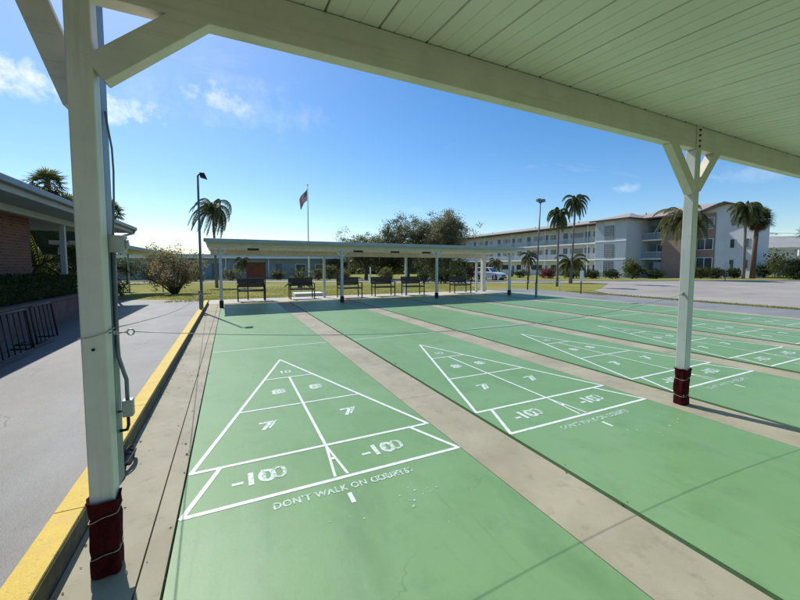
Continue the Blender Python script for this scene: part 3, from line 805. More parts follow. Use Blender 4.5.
def hedge(name, label, cat, x0, x1, y0, y1, z0, z1, leaf, n, mats, group=None, seed=1, pts=None, rz=0):
    rr = random.Random(seed); cx, cy = (x0 + x1) / 2, (y0 + y1) / 2
    t = thing(name, label, cat, (cx, cy, z0), rz, group)
    b = MB(); m = .12 * min(x1 - x0, y1 - y0) + .02; hx, hy = (x1 - x0) / 2, (y1 - y0) / 2
    b.box(-hx + m, hx - m, -hy + m, hy - m, 0, z1 - z0 - m); obj('dark_core', b, 'darkleaf', t, local=True)  # solid dark inner box that makes the foliage look dense
    b = MB()
    for q in range(n):
        f = rr.random(); Lx, Ly, Lz = 2 * hx, 2 * hy, z1 - z0
        at_, af, as_ = Lx * Ly, 2 * Lx * Lz, 2 * Ly * Lz; f *= at_ + af + as_
        if f < at_: p = (rr.uniform(-hx, hx), rr.uniform(-hy, hy), Lz - abs(rr.gauss(0, .06)) + .06 * noise.noise((q * .1, 0, 0)))
        elif f < at_ + af: p = (rr.uniform(-hx, hx), rr.choice((-1, 1)) * (hy - abs(rr.gauss(0, .05))), rr.uniform(.02, Lz))
        else: p = (rr.choice((-1, 1)) * (hx - abs(rr.gauss(0, .05))), rr.uniform(-hy, hy), rr.uniform(.02, Lz))
        w = noise.noise((p[0] * 1.3 + seed, p[1] * 1.3, p[2] * 1.3)) * .12
        p = (p[0] * (1 + w * .4), p[1] * (1 + w * .4), max(.02, p[2] * (1 + w)))
        leafquad(b, p, leaf * rr.uniform(.6, 1.4), rr, rr.randrange(len(mats)))
    obj('foliage', b, mats, t, local=True); return t
def tree(label, loc, trunk_r, fork, crown, n_limb, leaf, per, mats, seed, group, spread=1.0, name='oak_tree', cr=.7, nclump=120):
    """trunk, limbs reaching into the crown, leaf clumps round the limb ends and through the crown"""
    rr = random.Random(seed); x, y, z = loc; cx, cy, cz, rx, ry, rz_ = crown
    t = thing(name, label, 'tree', loc, 0, group)
    b = MB(); b.tube([(x, y, z - .1), (x + .05, y, z + fork * .5), (x, y, z + fork)], [trunk_r * 1.25, trunk_r, trunk_r * .9], 9)
    obj('trunk', b, 'bark', t)
    b = MB(); tips = []
    for q in range(n_limb):
        a = 2 * PI * q / n_limb + rr.uniform(-.3, .3); el = rr.uniform(.15, 1.2)
        e = Vector((cx + rx * .75 * math.cos(a) * math.cos(el), cy + ry * .75 * math.sin(a) * math.cos(el), cz + rz_ * .75 * math.sin(el) * rr.uniform(.5, 1.1)))
        s0 = Vector((x, y, z + fork * rr.uniform(.8, 1))); mid = s0.lerp(e, .5) + Vector((0, 0, rz_ * .15)) + Vector((rr.gauss(0, .2), rr.gauss(0, .2), 0))
        b.tube([s0, mid, e], [trunk_r * .5, trunk_r * .28, trunk_r * .08], 6)
        tips.append(e)
        for j in range(4):
            s1 = s0.lerp(mid, rr.uniform(.5, 1)) if j < 2 else mid.lerp(e, rr.random())
            e1 = s1 + Vector((rr.gauss(0, rx * .33), rr.gauss(0, ry * .33), min(rz_ * .4, abs(rr.gauss(rz_ * .2, rz_ * .15)))))
            b.tube([s1, s1.lerp(e1, .5) + Vector((0, 0, .1)), e1], [trunk_r * .2, trunk_r * .12, trunk_r * .04], 5); tips.append(e1)
            for jj in range(5):
                e2 = e1 + Vector((rr.gauss(0, rx * .12), rr.gauss(0, ry * .12), rr.gauss(rz_ * .1, rz_ * .12)))
                b.tube([s1.lerp(e1, rr.uniform(.4, .9)), e2], [trunk_r * .09, trunk_r * .03], 4, caps=False); tips.append(e2)
    obj('limbs', b, 'bark', t)
    for e in tips: e.z = min(e.z, cz + rz_ * rr.uniform(.75, 1.0))
    b = MB()
    for q in range(nclump):
        if q % 5 < 3: p = rr.choice(tips) + Vector((rr.gauss(0, cr * .6), rr.gauss(0, cr * .6), rr.gauss(0, cr * .5)))
        else:
            e = Vector((rr.gauss(0, 1), rr.gauss(0, 1), rr.gauss(0, 1) + .3)).normalized() * rr.uniform(.45, 1.0)
            p = Vector((cx + e.x * rx, cy + e.y * ry, cz + e.z * rz_))
        mi = rr.randrange(len(mats)); k = cr * rr.uniform(.35, .9)
        for j in range(per):
            leafquad(b, p + Vector((rr.gauss(0, .5), rr.gauss(0, .5), rr.gauss(0, .4))) * k, leaf * rr.uniform(.6, 1.4), rr, mi)
    obj('crown', b, mats, t); return t
def feather(mb, base, az, el, L, droop, width, nl, rr, mi=0, wind=(0, 0, 0), stiff=.3):
    """one pinnate frond with drooping leaflets"""
    p = Vector(base); d = Vector((math.cos(az) * math.cos(el), math.sin(az) * math.cos(el), math.sin(el)))
    n = 14; pts = [p.copy()]
    for i in range(n):
        d = (d + Vector((0, 0, -droop / n * (1 + i / n * 1.5))) + Vector(wind) * (i / n) * .12).normalized()
        p = p + d * L / n; pts.append(p.copy())
    mb.tube(pts, [.035 * (1 - i / n) + .008 for i in range(n + 1)], 4, mi, caps=False)
    side = d.cross(Vector((0, 0, 1)));
    if side.length < .01: side = Vector((1, 0, 0))
    for i in range(nl):
        u = .08 + .92 * i / nl; f = u * n; k = min(int(f), n - 1); q = pts[k].lerp(pts[k + 1], f - k); dd = (pts[k + 1] - pts[k]).normalized()
        sd = dd.cross(Vector((0, 0, 1))); sd = sd.normalized() if sd.length > .05 else side.normalized()
        w = width * (math.sin(PI * min(1, u * .9 + .08)) ** .6) * rr.uniform(.8, 1.15)
        for s in (-1, 1):
            tip = q + sd * s * w * stiff + dd * w * .35 + Vector((0, 0, -w * (1 - stiff) * rr.uniform(.7, 1.1))) + Vector(wind) * w * .3
            mid = q.lerp(tip, .5) + Vector((0, 0, w * .12)); ww = dd * .017
            mb.add([q - ww, q + ww, mid + ww, tip, mid - ww], [(0, 1, 2, 3, 4)], mi)
def palm(label, loc, h, r, nf, L, seed, group, lean=(0, 0), mats=('palm',), wind=(0, 0, 0), bark='palmbark', width=.55, dead=0, droop=1.6, elr=(-.5, 1.3), name='palm_tree', nl=48):
    rr = random.Random(seed); x, y, z = loc; t = thing(name, label, 'palm tree', loc, 0, group)
    top = Vector((x + lean[0], y + lean[1], z + h))
    b = MB(); pts = []; rad = []
    for i in range(13):
        u = i / 12; pts.append((x + lean[0] * u ** 1.5, y + lean[1] * u ** 1.5, z - .05 + h * u)); rad.append(r * (1.35 - .5 * u if u < .25 else 1.15 - .3 * u) + (.03 if i % 2 else 0) * r)
    b.tube(pts, rad, 10); obj('trunk', b, bark, t)
    b = MB()
    for q in range(nf):
        el = elr[0] + (elr[1] - elr[0]) * (q + .5) / nf; az = q * 2.399 + rr.uniform(-.2, .2)
        feather(b, top + Vector((0, 0, -.1 + .15 * el)), az, el, L * rr.uniform(.85, 1.1), droop * rr.uniform(.8, 1.2), width, nl, rr, rr.randrange(len(mats)), wind)
    obj('crown', b, list(mats), t)
    if dead:
        b = MB()
        for q in range(dead):
            feather(b, top + Vector((0, 0, -.25)), q * 2.1, -.9, L * .7, 1.4, width * .7, 14, rr, 0, wind)
        obj('dry_fronds', b, 'deadfrond', t)
    return t
def fan_palm(label, loc, h, r, nf, L, seed, group, mats=('palm',), bark='palmbark', dead=10, lean=(0, 0)):
    rr = random.Random(seed); x, y, z = loc; t = thing('fan_palm', label, 'palm tree', loc, 0, group)
    top = Vector((x + lean[0], y + lean[1], z + h))
    b = MB(); b.tube([(x, y, z - .05), (x + lean[0] * .4, y + lean[1] * .4, z + h * .5), top], [r * 1.2, r, r * .9], 10); obj('trunk', b, bark, t)
    def fan(mb, az, el, L_, mi):
        d = Vector((math.cos(az) * math.cos(el), math.sin(az) * math.cos(el), math.sin(el)))
        e = top + d * L_ * .55 + Vector((0, 0, -.1 * L_)); mb.tube([top, top.lerp(e, .5) + Vector((0, 0, .05)), e], .02, 4, mi, caps=False)
        side = d.cross(Vector((0, 0, 1))).normalized(); up = side.cross(d)
        for k in range(17):
            a = R(-110 + 220 * k / 16); v = (d * math.cos(a) + side * math.sin(a))
            ll = L_ * .62 * (1 - .25 * abs(a) / 2); tip = e + v * ll + Vector((0, 0, -.30 * ll * rr.uniform(.5, 1.4))); w = v.cross(up).normalized() * .045
            m = e.lerp(tip, .55) + up * .05
            mb.add([e, m - w, tip, m + w], [(0, 1, 2, 3)], mi)
    b = MB()
    for q in range(nf): fan(b, q * 2.399, -.55 + 1.95 * (q + .5) / nf, L * rr.uniform(.85, 1.1), rr.randrange(len(mats)))
    obj('crown', b, list(mats), t)
    if dead:
        b = MB()
        for q in range(dead): fan(b, q * 2.399, -1.1 + rr.uniform(-.2, .2), L * .8, 0)
        obj('dry_fronds', b, 'deadfrond', t)
    return t

# left: crape myrtle like bush on the lawn
rr = random.Random(11)
t = thing('flowering_bush', 'sparse multi stemmed bush with olive, orange and mauve leaves on the lawn beyond the driveway', 'bush', (-2.35, 19.9, -.12))
bx, by, bz = -2.35, 19.9, -.12
b = MB(); tips = []
for q in range(16):
    a = 2 * PI * q / 16 + rr.uniform(-.2, .2); el = rr.uniform(.25, 1.35); L = rr.uniform(1.7, 2.5)
    e = Vector((bx + L * .62 * math.cos(a) * math.cos(el), by + L * .6 * math.sin(a) * math.cos(el), bz + .3 + L * .95 * math.sin(el)))
    s0 = Vector((bx + .1 * math.cos(a), by + .1 * math.sin(a), bz)); m = s0.lerp(e, .4) + Vector((0, 0, .15))
    b.tube([s0, m, e], [.05, .03, .01], 6)
    for j in range(9):
        s1 = m.lerp(e, rr.uniform(-.2, 1)); e1 = s1 + Vector((rr.gauss(0, .28), rr.gauss(0, .28), rr.gauss(.24, .32)))
        b.tube([s1, e1], [.012, .003], 4, caps=False); tips.append(e1); tips.append(s1.lerp(e1, .5))
obj('stem', b, 'bark', t)
b = MB()
for q in range(8200):
    p = rr.choice(tips) + Vector((rr.gauss(0, .12), rr.gauss(0, .12), rr.gauss(0, .10)))
    left = (p.x < bx - .6)
    mi = rr.choices((0, 1, 2, 3), (4, 3.2 if left else .9, 2.6, 2))[0]
    leafquad(b, p, rr.uniform(.05, .11), rr, mi)
obj('foliage', b, ['olive', 'orange', 'mauve', 'oakleaf'], t)
# left palm blown by the wind
palm('slim wind blown palm with long drooping fronds behind the left end of the far shelter', (-.66, 29.6, -.36), 6.1, .09, 30, 2.5, 21, 'palms', lean=(-.15, 0), wind=(-1.6, .3, -.2), width=.60, droop=2.6, elr=(-.2, 1.3))
# garden beside the clubhouse
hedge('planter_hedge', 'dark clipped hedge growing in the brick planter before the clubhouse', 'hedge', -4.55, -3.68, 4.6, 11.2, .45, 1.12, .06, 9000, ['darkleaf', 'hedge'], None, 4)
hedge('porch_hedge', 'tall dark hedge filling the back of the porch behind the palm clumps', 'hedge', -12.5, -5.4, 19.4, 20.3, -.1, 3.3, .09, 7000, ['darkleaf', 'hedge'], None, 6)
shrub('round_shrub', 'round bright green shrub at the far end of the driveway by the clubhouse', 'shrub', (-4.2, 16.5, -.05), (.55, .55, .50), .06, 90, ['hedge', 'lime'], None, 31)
fan_palm('fan palm rising above the clubhouse roof at the left edge', (-10.6, 30.0, -.3), 7.2, .2, 34, 1.25, 3, 'fan palms behind the clubhouse', mats=('palm', 'palmyellow'))
fan_palm('lower fan palm showing over the clubhouse roof just left of the near post', (-9.4, 29.3, -.3), 5.5, .2, 30, 1.2, 5, 'fan palms behind the clubhouse', mats=('palmyellow', 'palm'))
fan_palm('fan palm just right of the near post above the clubhouse eave', (-6.9, 28.2, -.3), 5.3, .18, 28, .95, 8, 'fan palms behind the clubhouse', mats=('palm',))
for i, (x, y, s_) in enumerate(((-5.75, 13.7, 1.0), (-4.9, 14.3, .9), (-6.4, 16.6, 1.3), (-5.2, 16.9, 1.2))):
    palm(('leafy areca palm clump beside the brick wall under the eave', 'yellow green areca palm clump under the eave farther along', 'tall areca palm clump at the back of the porch', 'areca palm clump at the far end of the porch')[i],
         (x, y, -.05), .7 * s_, .06, 16, 1.7 * s_, 60 + i, 'areca palms by the clubhouse', mats=('palmyellow', 'palm', 'hedge'), width=.32, droop=1.3, elr=(.3, 1.4), name='areca_palm', nl=20)

# oaks in the middle distance
OG = 'trees beyond the lawn'
def gd(px, py, d):
    v = F + R2 * ((px - 400) / 358.3) - U2 * ((py - 287.637) / 358.3)
    return Vector((.284, -2.1918, 1.3776)) + v * d
def oak(px, d, ptop, pbase, pw, label, mats, seed, leaf=.15, per=50, nclump=170, tr=.28, cr=.9, fork=1.6, n_limb=9, lowp=None):
    a = gd(px, 278, d); z = H(a.x, a.y) - .05; top = gd(px, ptop, d).z; rx = pw / 358.3 * d / 2
    cz = z + (top - z) * .55; rz_ = (top - z) * .44
    return tree(label, (a.x, a.y, z), tr, fork, (a.x, a.y, cz, rx, rx * .8, rz_), n_limb, leaf, per, mats, seed, OG, cr=cr, nclump=int(nclump * 2.3))
oak(366, 47, 236, 280, 50, 'low brownish oak at the left end of the tree group', ['oakleaf', 'oakbrown', 'darkleaf'], 2, tr=.22, nclump=150)
oak(407, 47, 216, 280, 66, 'broad grey green oak with thin crown in the middle of the tree group', ['oakleaf', 'oakleaf', 'darkleaf'], 5, tr=.32, nclump=230)
oak(447, 44, 211, 280, 38, 'tallest oak with olive brown leaves at the right end of the tree group', ['oakbrown', 'oakleaf', 'oakleaf'], 9, tr=.26, nclump=230)
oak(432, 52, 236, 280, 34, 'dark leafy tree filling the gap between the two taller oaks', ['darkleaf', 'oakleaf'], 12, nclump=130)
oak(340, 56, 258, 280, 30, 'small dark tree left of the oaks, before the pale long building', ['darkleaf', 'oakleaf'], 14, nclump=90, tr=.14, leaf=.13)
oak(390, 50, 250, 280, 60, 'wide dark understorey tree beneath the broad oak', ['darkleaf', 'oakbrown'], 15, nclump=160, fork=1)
oak(160, 40, 247, 285, 34, 'grey leafed tree behind the sparse bush on the left', ['oakleaf', 'oakbrown'], 17, nclump=60, tr=.12, leaf=.12, per=30)
oak(127, 36, 262, 285, 26, 'small grey green tree between the clubhouse and the sparse bush', ['oakleaf', 'darkleaf'], 18, nclump=70, tr=.1, leaf=.11, per=30)
def gshrub(px, pyb, d, rad, leaf, n, mats, label, seed, name='shrub', cat='shrub', group='shrubs on the lawn'):
    a = gd(px, pyb, d); z = H(a.x, a.y) - .05
    return shrub(name, label, cat, (a.x, a.y, z), rad, leaf, n, mats, group, seed)
gshrub(386, 279, 40, (.85, .7, .8), .14, 60, ['lime', 'olive'], 'yellow green bush on the lawn before the broad oak', 33)
gshrub(424, 280, 36, (.85, .6, .7), .12, 60, ['darkleaf'], 'dark round shrub beside the trunk of the broad oak', 34)
for i, (px, d, w) in enumerate(((440, 34, 1.3), (458, 34, 1.3))):
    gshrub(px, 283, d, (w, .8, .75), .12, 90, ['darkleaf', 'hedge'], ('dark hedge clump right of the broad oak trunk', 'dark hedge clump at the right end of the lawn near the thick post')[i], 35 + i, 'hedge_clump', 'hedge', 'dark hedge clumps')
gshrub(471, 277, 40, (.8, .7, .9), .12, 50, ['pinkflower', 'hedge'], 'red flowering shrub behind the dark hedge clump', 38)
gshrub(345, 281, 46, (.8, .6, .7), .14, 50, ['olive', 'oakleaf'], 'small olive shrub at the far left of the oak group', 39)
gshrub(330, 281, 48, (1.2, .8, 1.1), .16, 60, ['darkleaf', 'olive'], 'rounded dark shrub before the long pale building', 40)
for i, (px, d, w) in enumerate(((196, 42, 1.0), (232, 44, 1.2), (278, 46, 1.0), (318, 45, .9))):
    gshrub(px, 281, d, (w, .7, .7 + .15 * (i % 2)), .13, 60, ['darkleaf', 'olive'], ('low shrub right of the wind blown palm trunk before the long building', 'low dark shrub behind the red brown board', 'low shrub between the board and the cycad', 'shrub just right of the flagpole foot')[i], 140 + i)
a = gd(243, 282, 40); palm('short palm rising behind the red brown board', (a.x, a.y, H(a.x, a.y) - .05), 2.3, .12, 22, 1.2, 150, 'palms', width=.4, droop=2.2)
# cycad behind second bench
a = gd(300, 284, 26); z = H(a.x, a.y) - .05
palm('spiky green cycad on the lawn behind the second bench', (a.x, a.y, z), .45, .16, 26, 1.25, 44, None, mats=('palm', 'palmyellow'), width=.26, droop=.9, elr=(.05, 1.45), name='cycad', nl=22)
# white boxes
t = thing('utility_box', 'small white box on the lawn near the left oak', 'utility box', (gd(372, 279, 38).x, gd(372, 279, 38).y, -.42))
l_ = t.location; b = MB(); b.box(l_.x - .28, l_.x + .28, l_.y - .2, l_.y + .2, l_.z, l_.z + .5); obj('cabinet', b, 'trim', t, .02)
b = MB(); b.box(l_.x - .31, l_.x + .31, l_.y - .23, l_.y + .23, l_.z + .5, l_.z + .55); obj('lid', b, 'box', t)
t = thing('vent_pipe', 'white standpipe rising beside the white box on the lawn', 'pipe', (gd(370.5, 279, 37).x, gd(370.5, 279, 37).y, -.42))
l_ = t.location; b = MB(); b.tube([(l_.x, l_.y, l_.z), (l_.x, l_.y, l_.z + 1.55)], .07, 8); obj('pipe', b, 'trim', t)
b = MB(); b.tube([(l_.x, l_.y, l_.z + 1.55), (l_.x, l_.y, l_.z + 1.64)], [.11, .04], 8); obj('cap', b, 'trim', t)
t = thing('concrete_pad', 'flat white concrete pad on the grass behind the second bench', 'slab', (3.5, 14.6, 0))
b = MB(); b.box(2.9, 4.2, 14.2, 15.0, -.06, .12); obj('pad', b, 'trim', t, .02)

# flagpole
fx, fy = 7.45, 34.2; fz = H(fx, fy) - .05
t = thing('flagpole', 'tall white flagpole standing on the lawn behind the far shelter', 'flagpole', (fx, fy, fz))
b = MB(); b.tube([(fx, fy, fz), (fx, fy, 9.25)], [.075, .045], 10); obj('pole', b, 'trim', t)
bm_ = MB(); vs = []; n = 8
for j in range(5):
    for q in range(n): vs.append((fx + .09 * math.sin(PI * (j + .01) / 4.02) * math.cos(2 * PI * q / n), fy + .09 * math.sin(PI * (j + .01) / 4.02) * math.sin(2 * PI * q / n), 9.32 - .09 * math.cos(PI * j / 4)))
bm_.add(vs, [(j * n + q, j * n + (q + 1) % n, (j + 1) * n + (q + 1) % n, (j + 1) * n + q) for j in range(4) for q in range(n)], 0, True); obj('ball', bm_, 'trim', t)
# the flag hangs from its hoist, blown a little to the left
fl = MB()
def flagpt(u, v, off=0):
    # u along fly 0..1, v down hoist 0..1
    hz_ = 8.95 - v * 1.05
    x = fx - .06 - u * .78 + .06 * math.sin(u * 7 + v * 2)
    z = hz_ - u * 1.05 - .10 * u * u
    y = fy + .22 * math.sin(u * 9 + v * 1.5) * u + .10 * math.sin(v * 4) * u + off
    return (x + v * .05, y, z)
nu = 26
for s_ in range(13):
    v0, v1 = s_ / 13, (s_ + 1) / 13
    for q in range(nu):
        u0, u1 = q / nu, (q + 1) / nu
        mi = 0 if s_ % 2 == 0 else 1
        if s_ < 7 and q < 10: mi = 2
        fl.add([flagpt(u0, v0), flagpt(u1, v0), flagpt(u1, v1), flagpt(u0, v1)], [(0, 1, 2, 3)], mi, True)
for r_ in range(9):
    for c_ in range(6 if r_ % 2 == 0 else 5):
        u = (.4 * ((c_ + (.5 if r_ % 2 == 0 else 1)) / 6)); v = 7 / 13 * (r_ + .7) / 9.4
        for off in (-.006, .006):
            fl.add([flagpt(u - .012, v - .016, off), flagpt(u + .012, v - .016, off), flagpt(u + .012, v + .016, off), flagpt(u - .012, v + .016, off)], [(0, 1, 2, 3)], 1)
o = obj('flag', fl, ['flagred', 'flagwhite', 'flagblue'], loc=(fx, fy, 8.95)); tag(o, 'American flag hanging limp from the top of the white flagpole', 'flag')

# palms on the right
palm('slim palm with drooping crown, the shorter of the twin palms on the island', (20.6, 15.4, -.03), 4.95, .065, 26, 1.2, 71, 'palms', lean=(.1, .1), width=.36, droop=2.4, wind=(-.4, 0, 0), dead=4)
palm('slim palm with full crown, the taller of the twin palms beside the island', (25.8, 18.5, -.1), 6.75, .075, 30, 1.5, 72, 'palms', lean=(.25, 0), width=.40, droop=2.3, wind=(.3, 0, 0), dead=4)
palm('bushy yellow green young palm on the far side of the island below the twin palms', (26.2, 18.9, -.1), 1.6, .10, 24, 1.7, 73, 'palms', mats=('palmyellow', 'lime'), width=.4, droop=1.6, elr=(.0, 1.3))
a = gd(528, 284, 33); palm('small dark young palm standing before the long gallery wing', (a.x, a.y, H(a.x, a.y) - .05), 2.4, .07, 16, 1.2, 74, 'palms', width=.35, droop=1.9)
a = gd(495, 284, 48); palm('low spreading palm beside the white car', (a.x, a.y, H(a.x, a.y) - .05), 2.2, .1, 18, 1.6, 78, 'palms', width=.45, droop=1.8, mats=('palm', 'olive'))
a = gd(690, 279, 36); palm('large palm with heavy drooping yellow green crown, trunk hidden by the right near post', (a.x, a.y, H(a.x, a.y) - .05), 6.0, .20, 52, 3.2, 75, 'palms', mats=('palmyellow', 'palm', 'olive'), width=.75, nl=64, droop=1.9, lean=(-.75, .4), wind=(-.35, .25, 0), elr=(-.1, 1.2))
a = gd(743, 278, 41); palm('thin trunked palm with shaggy crown at the corner of the gabled wing', (a.x, a.y, H(a.x, a.y) - .05), 7.9, .13, 44, 2.1, 76, 'palms', mats=('palm', 'palmyellow', 'palm'), width=.7, nl=60, droop=2.1, lean=(-.2, 0), wind=(-.35, .2, 0), dead=5)
a = gd(752, 278, 41.5); fan_palm('thick red brown trunked fan palm right of the thin shaggy palm', (a.x, a.y, H(a.x, a.y) - .05), 7.0, .21, 70, 1.6, 77, 'palms', mats=('palm', 'darkleaf', 'palm'), bark='boot', dead=14, lean=(.28, -.1))
a = gd(806, 270, 62); fan_palm('distant fan palm at the right edge of the photo over the low building', (a.x, a.y, 0), 7.4, .2, 30, 1.7, 79, 'palms', mats=('palm',))
# shrubs before the apartments
gshrub(633, 277.5, 47, (1.25, 1.1, 1.25), .17, 120, ['hedge', 'olive', 'lime'], 'round green tree like shrub by the stair tower corner', 51, 'round_shrub', 'shrub')
gshrub(547, 277, 52, (1.9, 1, .75), .16, 90, ['pinkflower', 'pinkflower', 'hedge'], 'low red flowering shrub before the gallery wing', 52, 'flowering_shrub')
for i, (px, d, w) in enumerate(((572, 51, 1.6), (592, 50, 1.3), (612, 48, 1.2), (655, 46, 1.6), (700, 44, 1.9), (716, 43, 1.5), (733, 43, 1.4), (764, 44, 1.6), (520, 56, 1.8), (487, 62, 2.2))):
    gshrub(px, 278, d, (w * 1.35, .8, .62 if i not in (4, 7) else .8), .14, 80, ['darkleaf', 'hedge'],
           ('clipped dark hedge right of the red flowering shrub', 'clipped dark hedge left of the stair tower', 'clipped dark hedge at the foot of the stair tower', 'dark hedge at the foot of the brick wall',
            'dark hedge below the bay windows', 'dark hedge behind the round sign', 'dark hedge left of the thin shaggy palm', 'dark shrubs right of the thick trunked palm', 'low hedge at the middle of the gallery wing', 'low hedge behind the white car')[i], 80 + i, 'hedge_clump', 'hedge', 'hedges along the apartments')
gshrub(796, 279, 38, (2.3, 1.5, 1.05), .16, 170, ['darkleaf'], 'large dark shrub mass at the right edge of the photo', 95, 'large_shrub')
gshrub(776, 278, 42, (1.0, .9, 1.7), .2, 45, ['olive', 'lime', 'hedge'], 'loose upright shrub left of the large dark shrub mass', 96, 'loose_shrub')

# ------------------------------------------------------------------ clubhouse
ch = thing('clubhouse', 'low brick clubhouse with wide white eave along the left of the driveway', 'building', (-6, 8, 0))
b = MB(); b.box(-14, -4.6, -6, 11.0, -.05, 2.86); obj('wall', b, 'brick', ch)
# roof
b = MB(); z0, z1 = 2.87, 4.1; x0, x1, xr = -3.2, -15.0, -9.2; y0, y1 = -8.0, 15.7
vs = [(x0, y0, z0), (x0, y1, z0), (xr, y1 - 5, z1), (xr, y0 + 5, z1), (x1, y0, z0), (x1, y1, z0)]
b.add(vs, [(0, 1, 2, 3), (3, 2, 5, 4), (1, 5, 2), (0, 3, 4)])
obj('roof', b, 'shingle', ch)
b = MB(); b.add([(x0 + .0, y0, 2.67), (x0, y1, 2.67), (-14.9, y1, 2.67), (-14.9, y0, 2.67)], [(0, 1, 2, 3)]); 
b.box(x0 - .45, -4.62, y0 + .1, y1 - .1, 2.673, 2.70); obj('soffit', b, 'bgrey', ch)
b = MB(); b.box(x0 - .03, x0 + .0, y0, y1, 2.665, 2.89); b.box(-15, x0 - .03, y1 - .03, y1, 2.665, 2.89); obj('fascia', b, 'clubtrim', ch)
b = MB(); b.box(x0 + .001, x0 + .12, y0, y1 + .05, 2.775, 2.905); obj('gutter', b, 'conduit', ch, .02)
b = MB(); b.tube([(x0 + .06, y1 - .1, 2.78), (x0 + .02, y1 - .1, 2.66), (-3.7, y1 - .2, 2.48), (-3.8, y1 - .2, 2.38), (-3.8, y1 - .2, 0)], .045, 8); obj('downspout', b, 'greyfascia', ch)
for y_ in (11.25, 15.2):
    b = MB(); b.box(-4.06, -3.94, y_ - .06, y_ + .06, -.05, 2.52); obj('column', b, 'greyfascia', ch, .008)
b = MB(); b.box(-4.08, -3.92, 8.0, 15.6, 2.52, 2.664); obj('porch_beam', b, 'greyfascia', ch)
b = MB(); b.box(-14, -9.5, 11.02, 15.5, -.05, 2.66); obj('wall', b, 'bgrey', ch)
for y_ in (12.6, 14.3):
    b = MB(); b.box(-9.49, -9.44, y_ - .5, y_ + .5, .8, 2.1); w_ = obj('window', b, 'trim', ch)
    b = MB(); b.box(-9.436, -9.42, y_ - .42, y_ + .42, .88, 2.02); obj('pane', b, 'glass', w_)
pw = thing('planter_wall', 'low pinkish brick planter wall under the dark hedge by the bike racks', 'planter', (-3.6, 8, 0))
b = MB(); b.box(-3.66, -3.52, 3.9, 11.3, -.05, .52); b.box(-4.6, -3.66, 11.16, 11.3, -.05, .52); b.box(-4.6, -3.66, 3.9, 4.04, -.05, .52); obj('wall', b, 'pinkwall', pw)
b = MB(); b.box(-3.70, -3.48, 3.86, 11.34, .52, .57); obj('coping', b, 'pinkwall', pw, .008)
b = MB(); b.box(-4.6, -3.66, 4.04, 11.16, -.05, .45); obj('soil', b, 'grout', pw)
# chair on the porch
t = thing('patio_chair', 'grey metal slatted chair at the end of the planter wall', 'chair', (-3.7, 12.1, 0), R(70))
b = MB()
for q in range(5): b.box(-.21 + q * .09, -.21 + q * .09 + .05, .19, .21, .42, .88)
b.box(-.24, .26, .185, .215, .86, .90); obj('backrest', b, 'rail', t, local=True)
b = MB(); b.box(-.24, .26, -.24, .2, .39, .42); obj('seat', b, 'rail', t, local=True)
for sx in (-.22, .24):
    for sy in (-.22, .19):
        b = MB(); b.bar((sx, sy, 0), (sx, sy, .39), .03, .03); obj('leg', b, 'rail', t, local=True)
# covered walk beyond the clubhouse
t = thing('walkway_canopy', 'low flat canopy on thin posts beyond the end of the clubhouse', 'canopy', (-5, 20.5, 0))
b = MB(); vs = [(-6.0, 16.2, 2.18), (-4.1, 16.2, 2.18), (-3.2, 23.6, 2.0), (-5.1, 23.6, 2.0)]; vs += [(p[0], p[1], p[2] + .16) for p in vs]
b.add(vs, [(0, 3, 2, 1), (4, 5, 6, 7), (0, 1, 5, 4), (1, 2, 6, 5), (2, 3, 7, 6), (3, 0, 4, 7)]); obj('roof', b, 'greyfascia', t)
for x, y in ((-4.15, 16.5), (-3.35, 23.3), (-5.8, 16.5), (-5.0, 23.3)):
    b = MB(); b.tube([(x, y, H(x, y) - .05), (x, y, 2.1)], .04, 8); obj('post', b, 'greyfascia', t)

# ------------------------------------------------------------------ long pale building behind the lawn
lb = thing('long_building', 'long low pale blue building with white roof band behind the lawn', 'building', (0, 55, -.6))
A_ = Vector((-26.0, 62.0, 0)); B_ = Vector((17.0, 51.5, 0)); D_ = (B_ - A_).normalized(); N_ = Vector((D_.y, -D_.x, 0)); LN = (B_ - A_).length
def fr(u, n, z): p = A_ + D_ * u + N_ * n; return (p.x, p.y, z)
def fbox(mb, u0, u1, n0, n1, z0, z1, mi=0):
    v = [fr(u0, n1, z0), fr(u1, n1, z0), fr(u1, n0, z0), fr(u0, n0, z0), fr(u0, n1, z1), fr(u1, n1, z1), fr(u1, n0, z1), fr(u0, n0, z1)]
    mb.add(v, [(0, 1, 2, 3), (4, 7, 6, 5), (0, 4, 5, 1), (1, 5, 6, 2), (2, 6, 7, 3), (3, 7, 4, 0)], mi)
b = MB(); fbox(b, 0, LN, -9, 0, -.8, 2.35); obj('wall', b, 'bgrey', lb)
b = MB(); fbox(b, -.6, LN + .6, -9.6, 1.1, 2.36, 2.62); obj('roof', b, 'trim', lb)
b = MB(); fbox(b, -.4, LN + .4, -9.4, .9, 2.62, 2.95); obj('roof_cap', b, 'rooftop', lb)
u = 1.5; i = 0
while u < LN - 2:
    b = MB(); 
    if i % 3 == 2:
        fbox(b, u, u + .95, .0, .05, -.55, 1.6); obj('door', b, 'door', lb)
    else:
        fbox(b, u, u + 1.5, .0, .05, .35, 1.6); w_ = obj('window', b, 'trim', lb)
        b = MB(); fbox(b, u + .08, u + 1.42, .051, .07, .43, 1.52); obj('pane', b, 'glass', w_)
    if i % 2 == 0:
        b = MB(); p = fr(u + 2.1, .95, 0); b.tube([(p[0], p[1], -.8), (p[0], p[1], 2.36)], .06, 6); obj('column', b, 'trim', lb)
    u += 2.9; i += 1

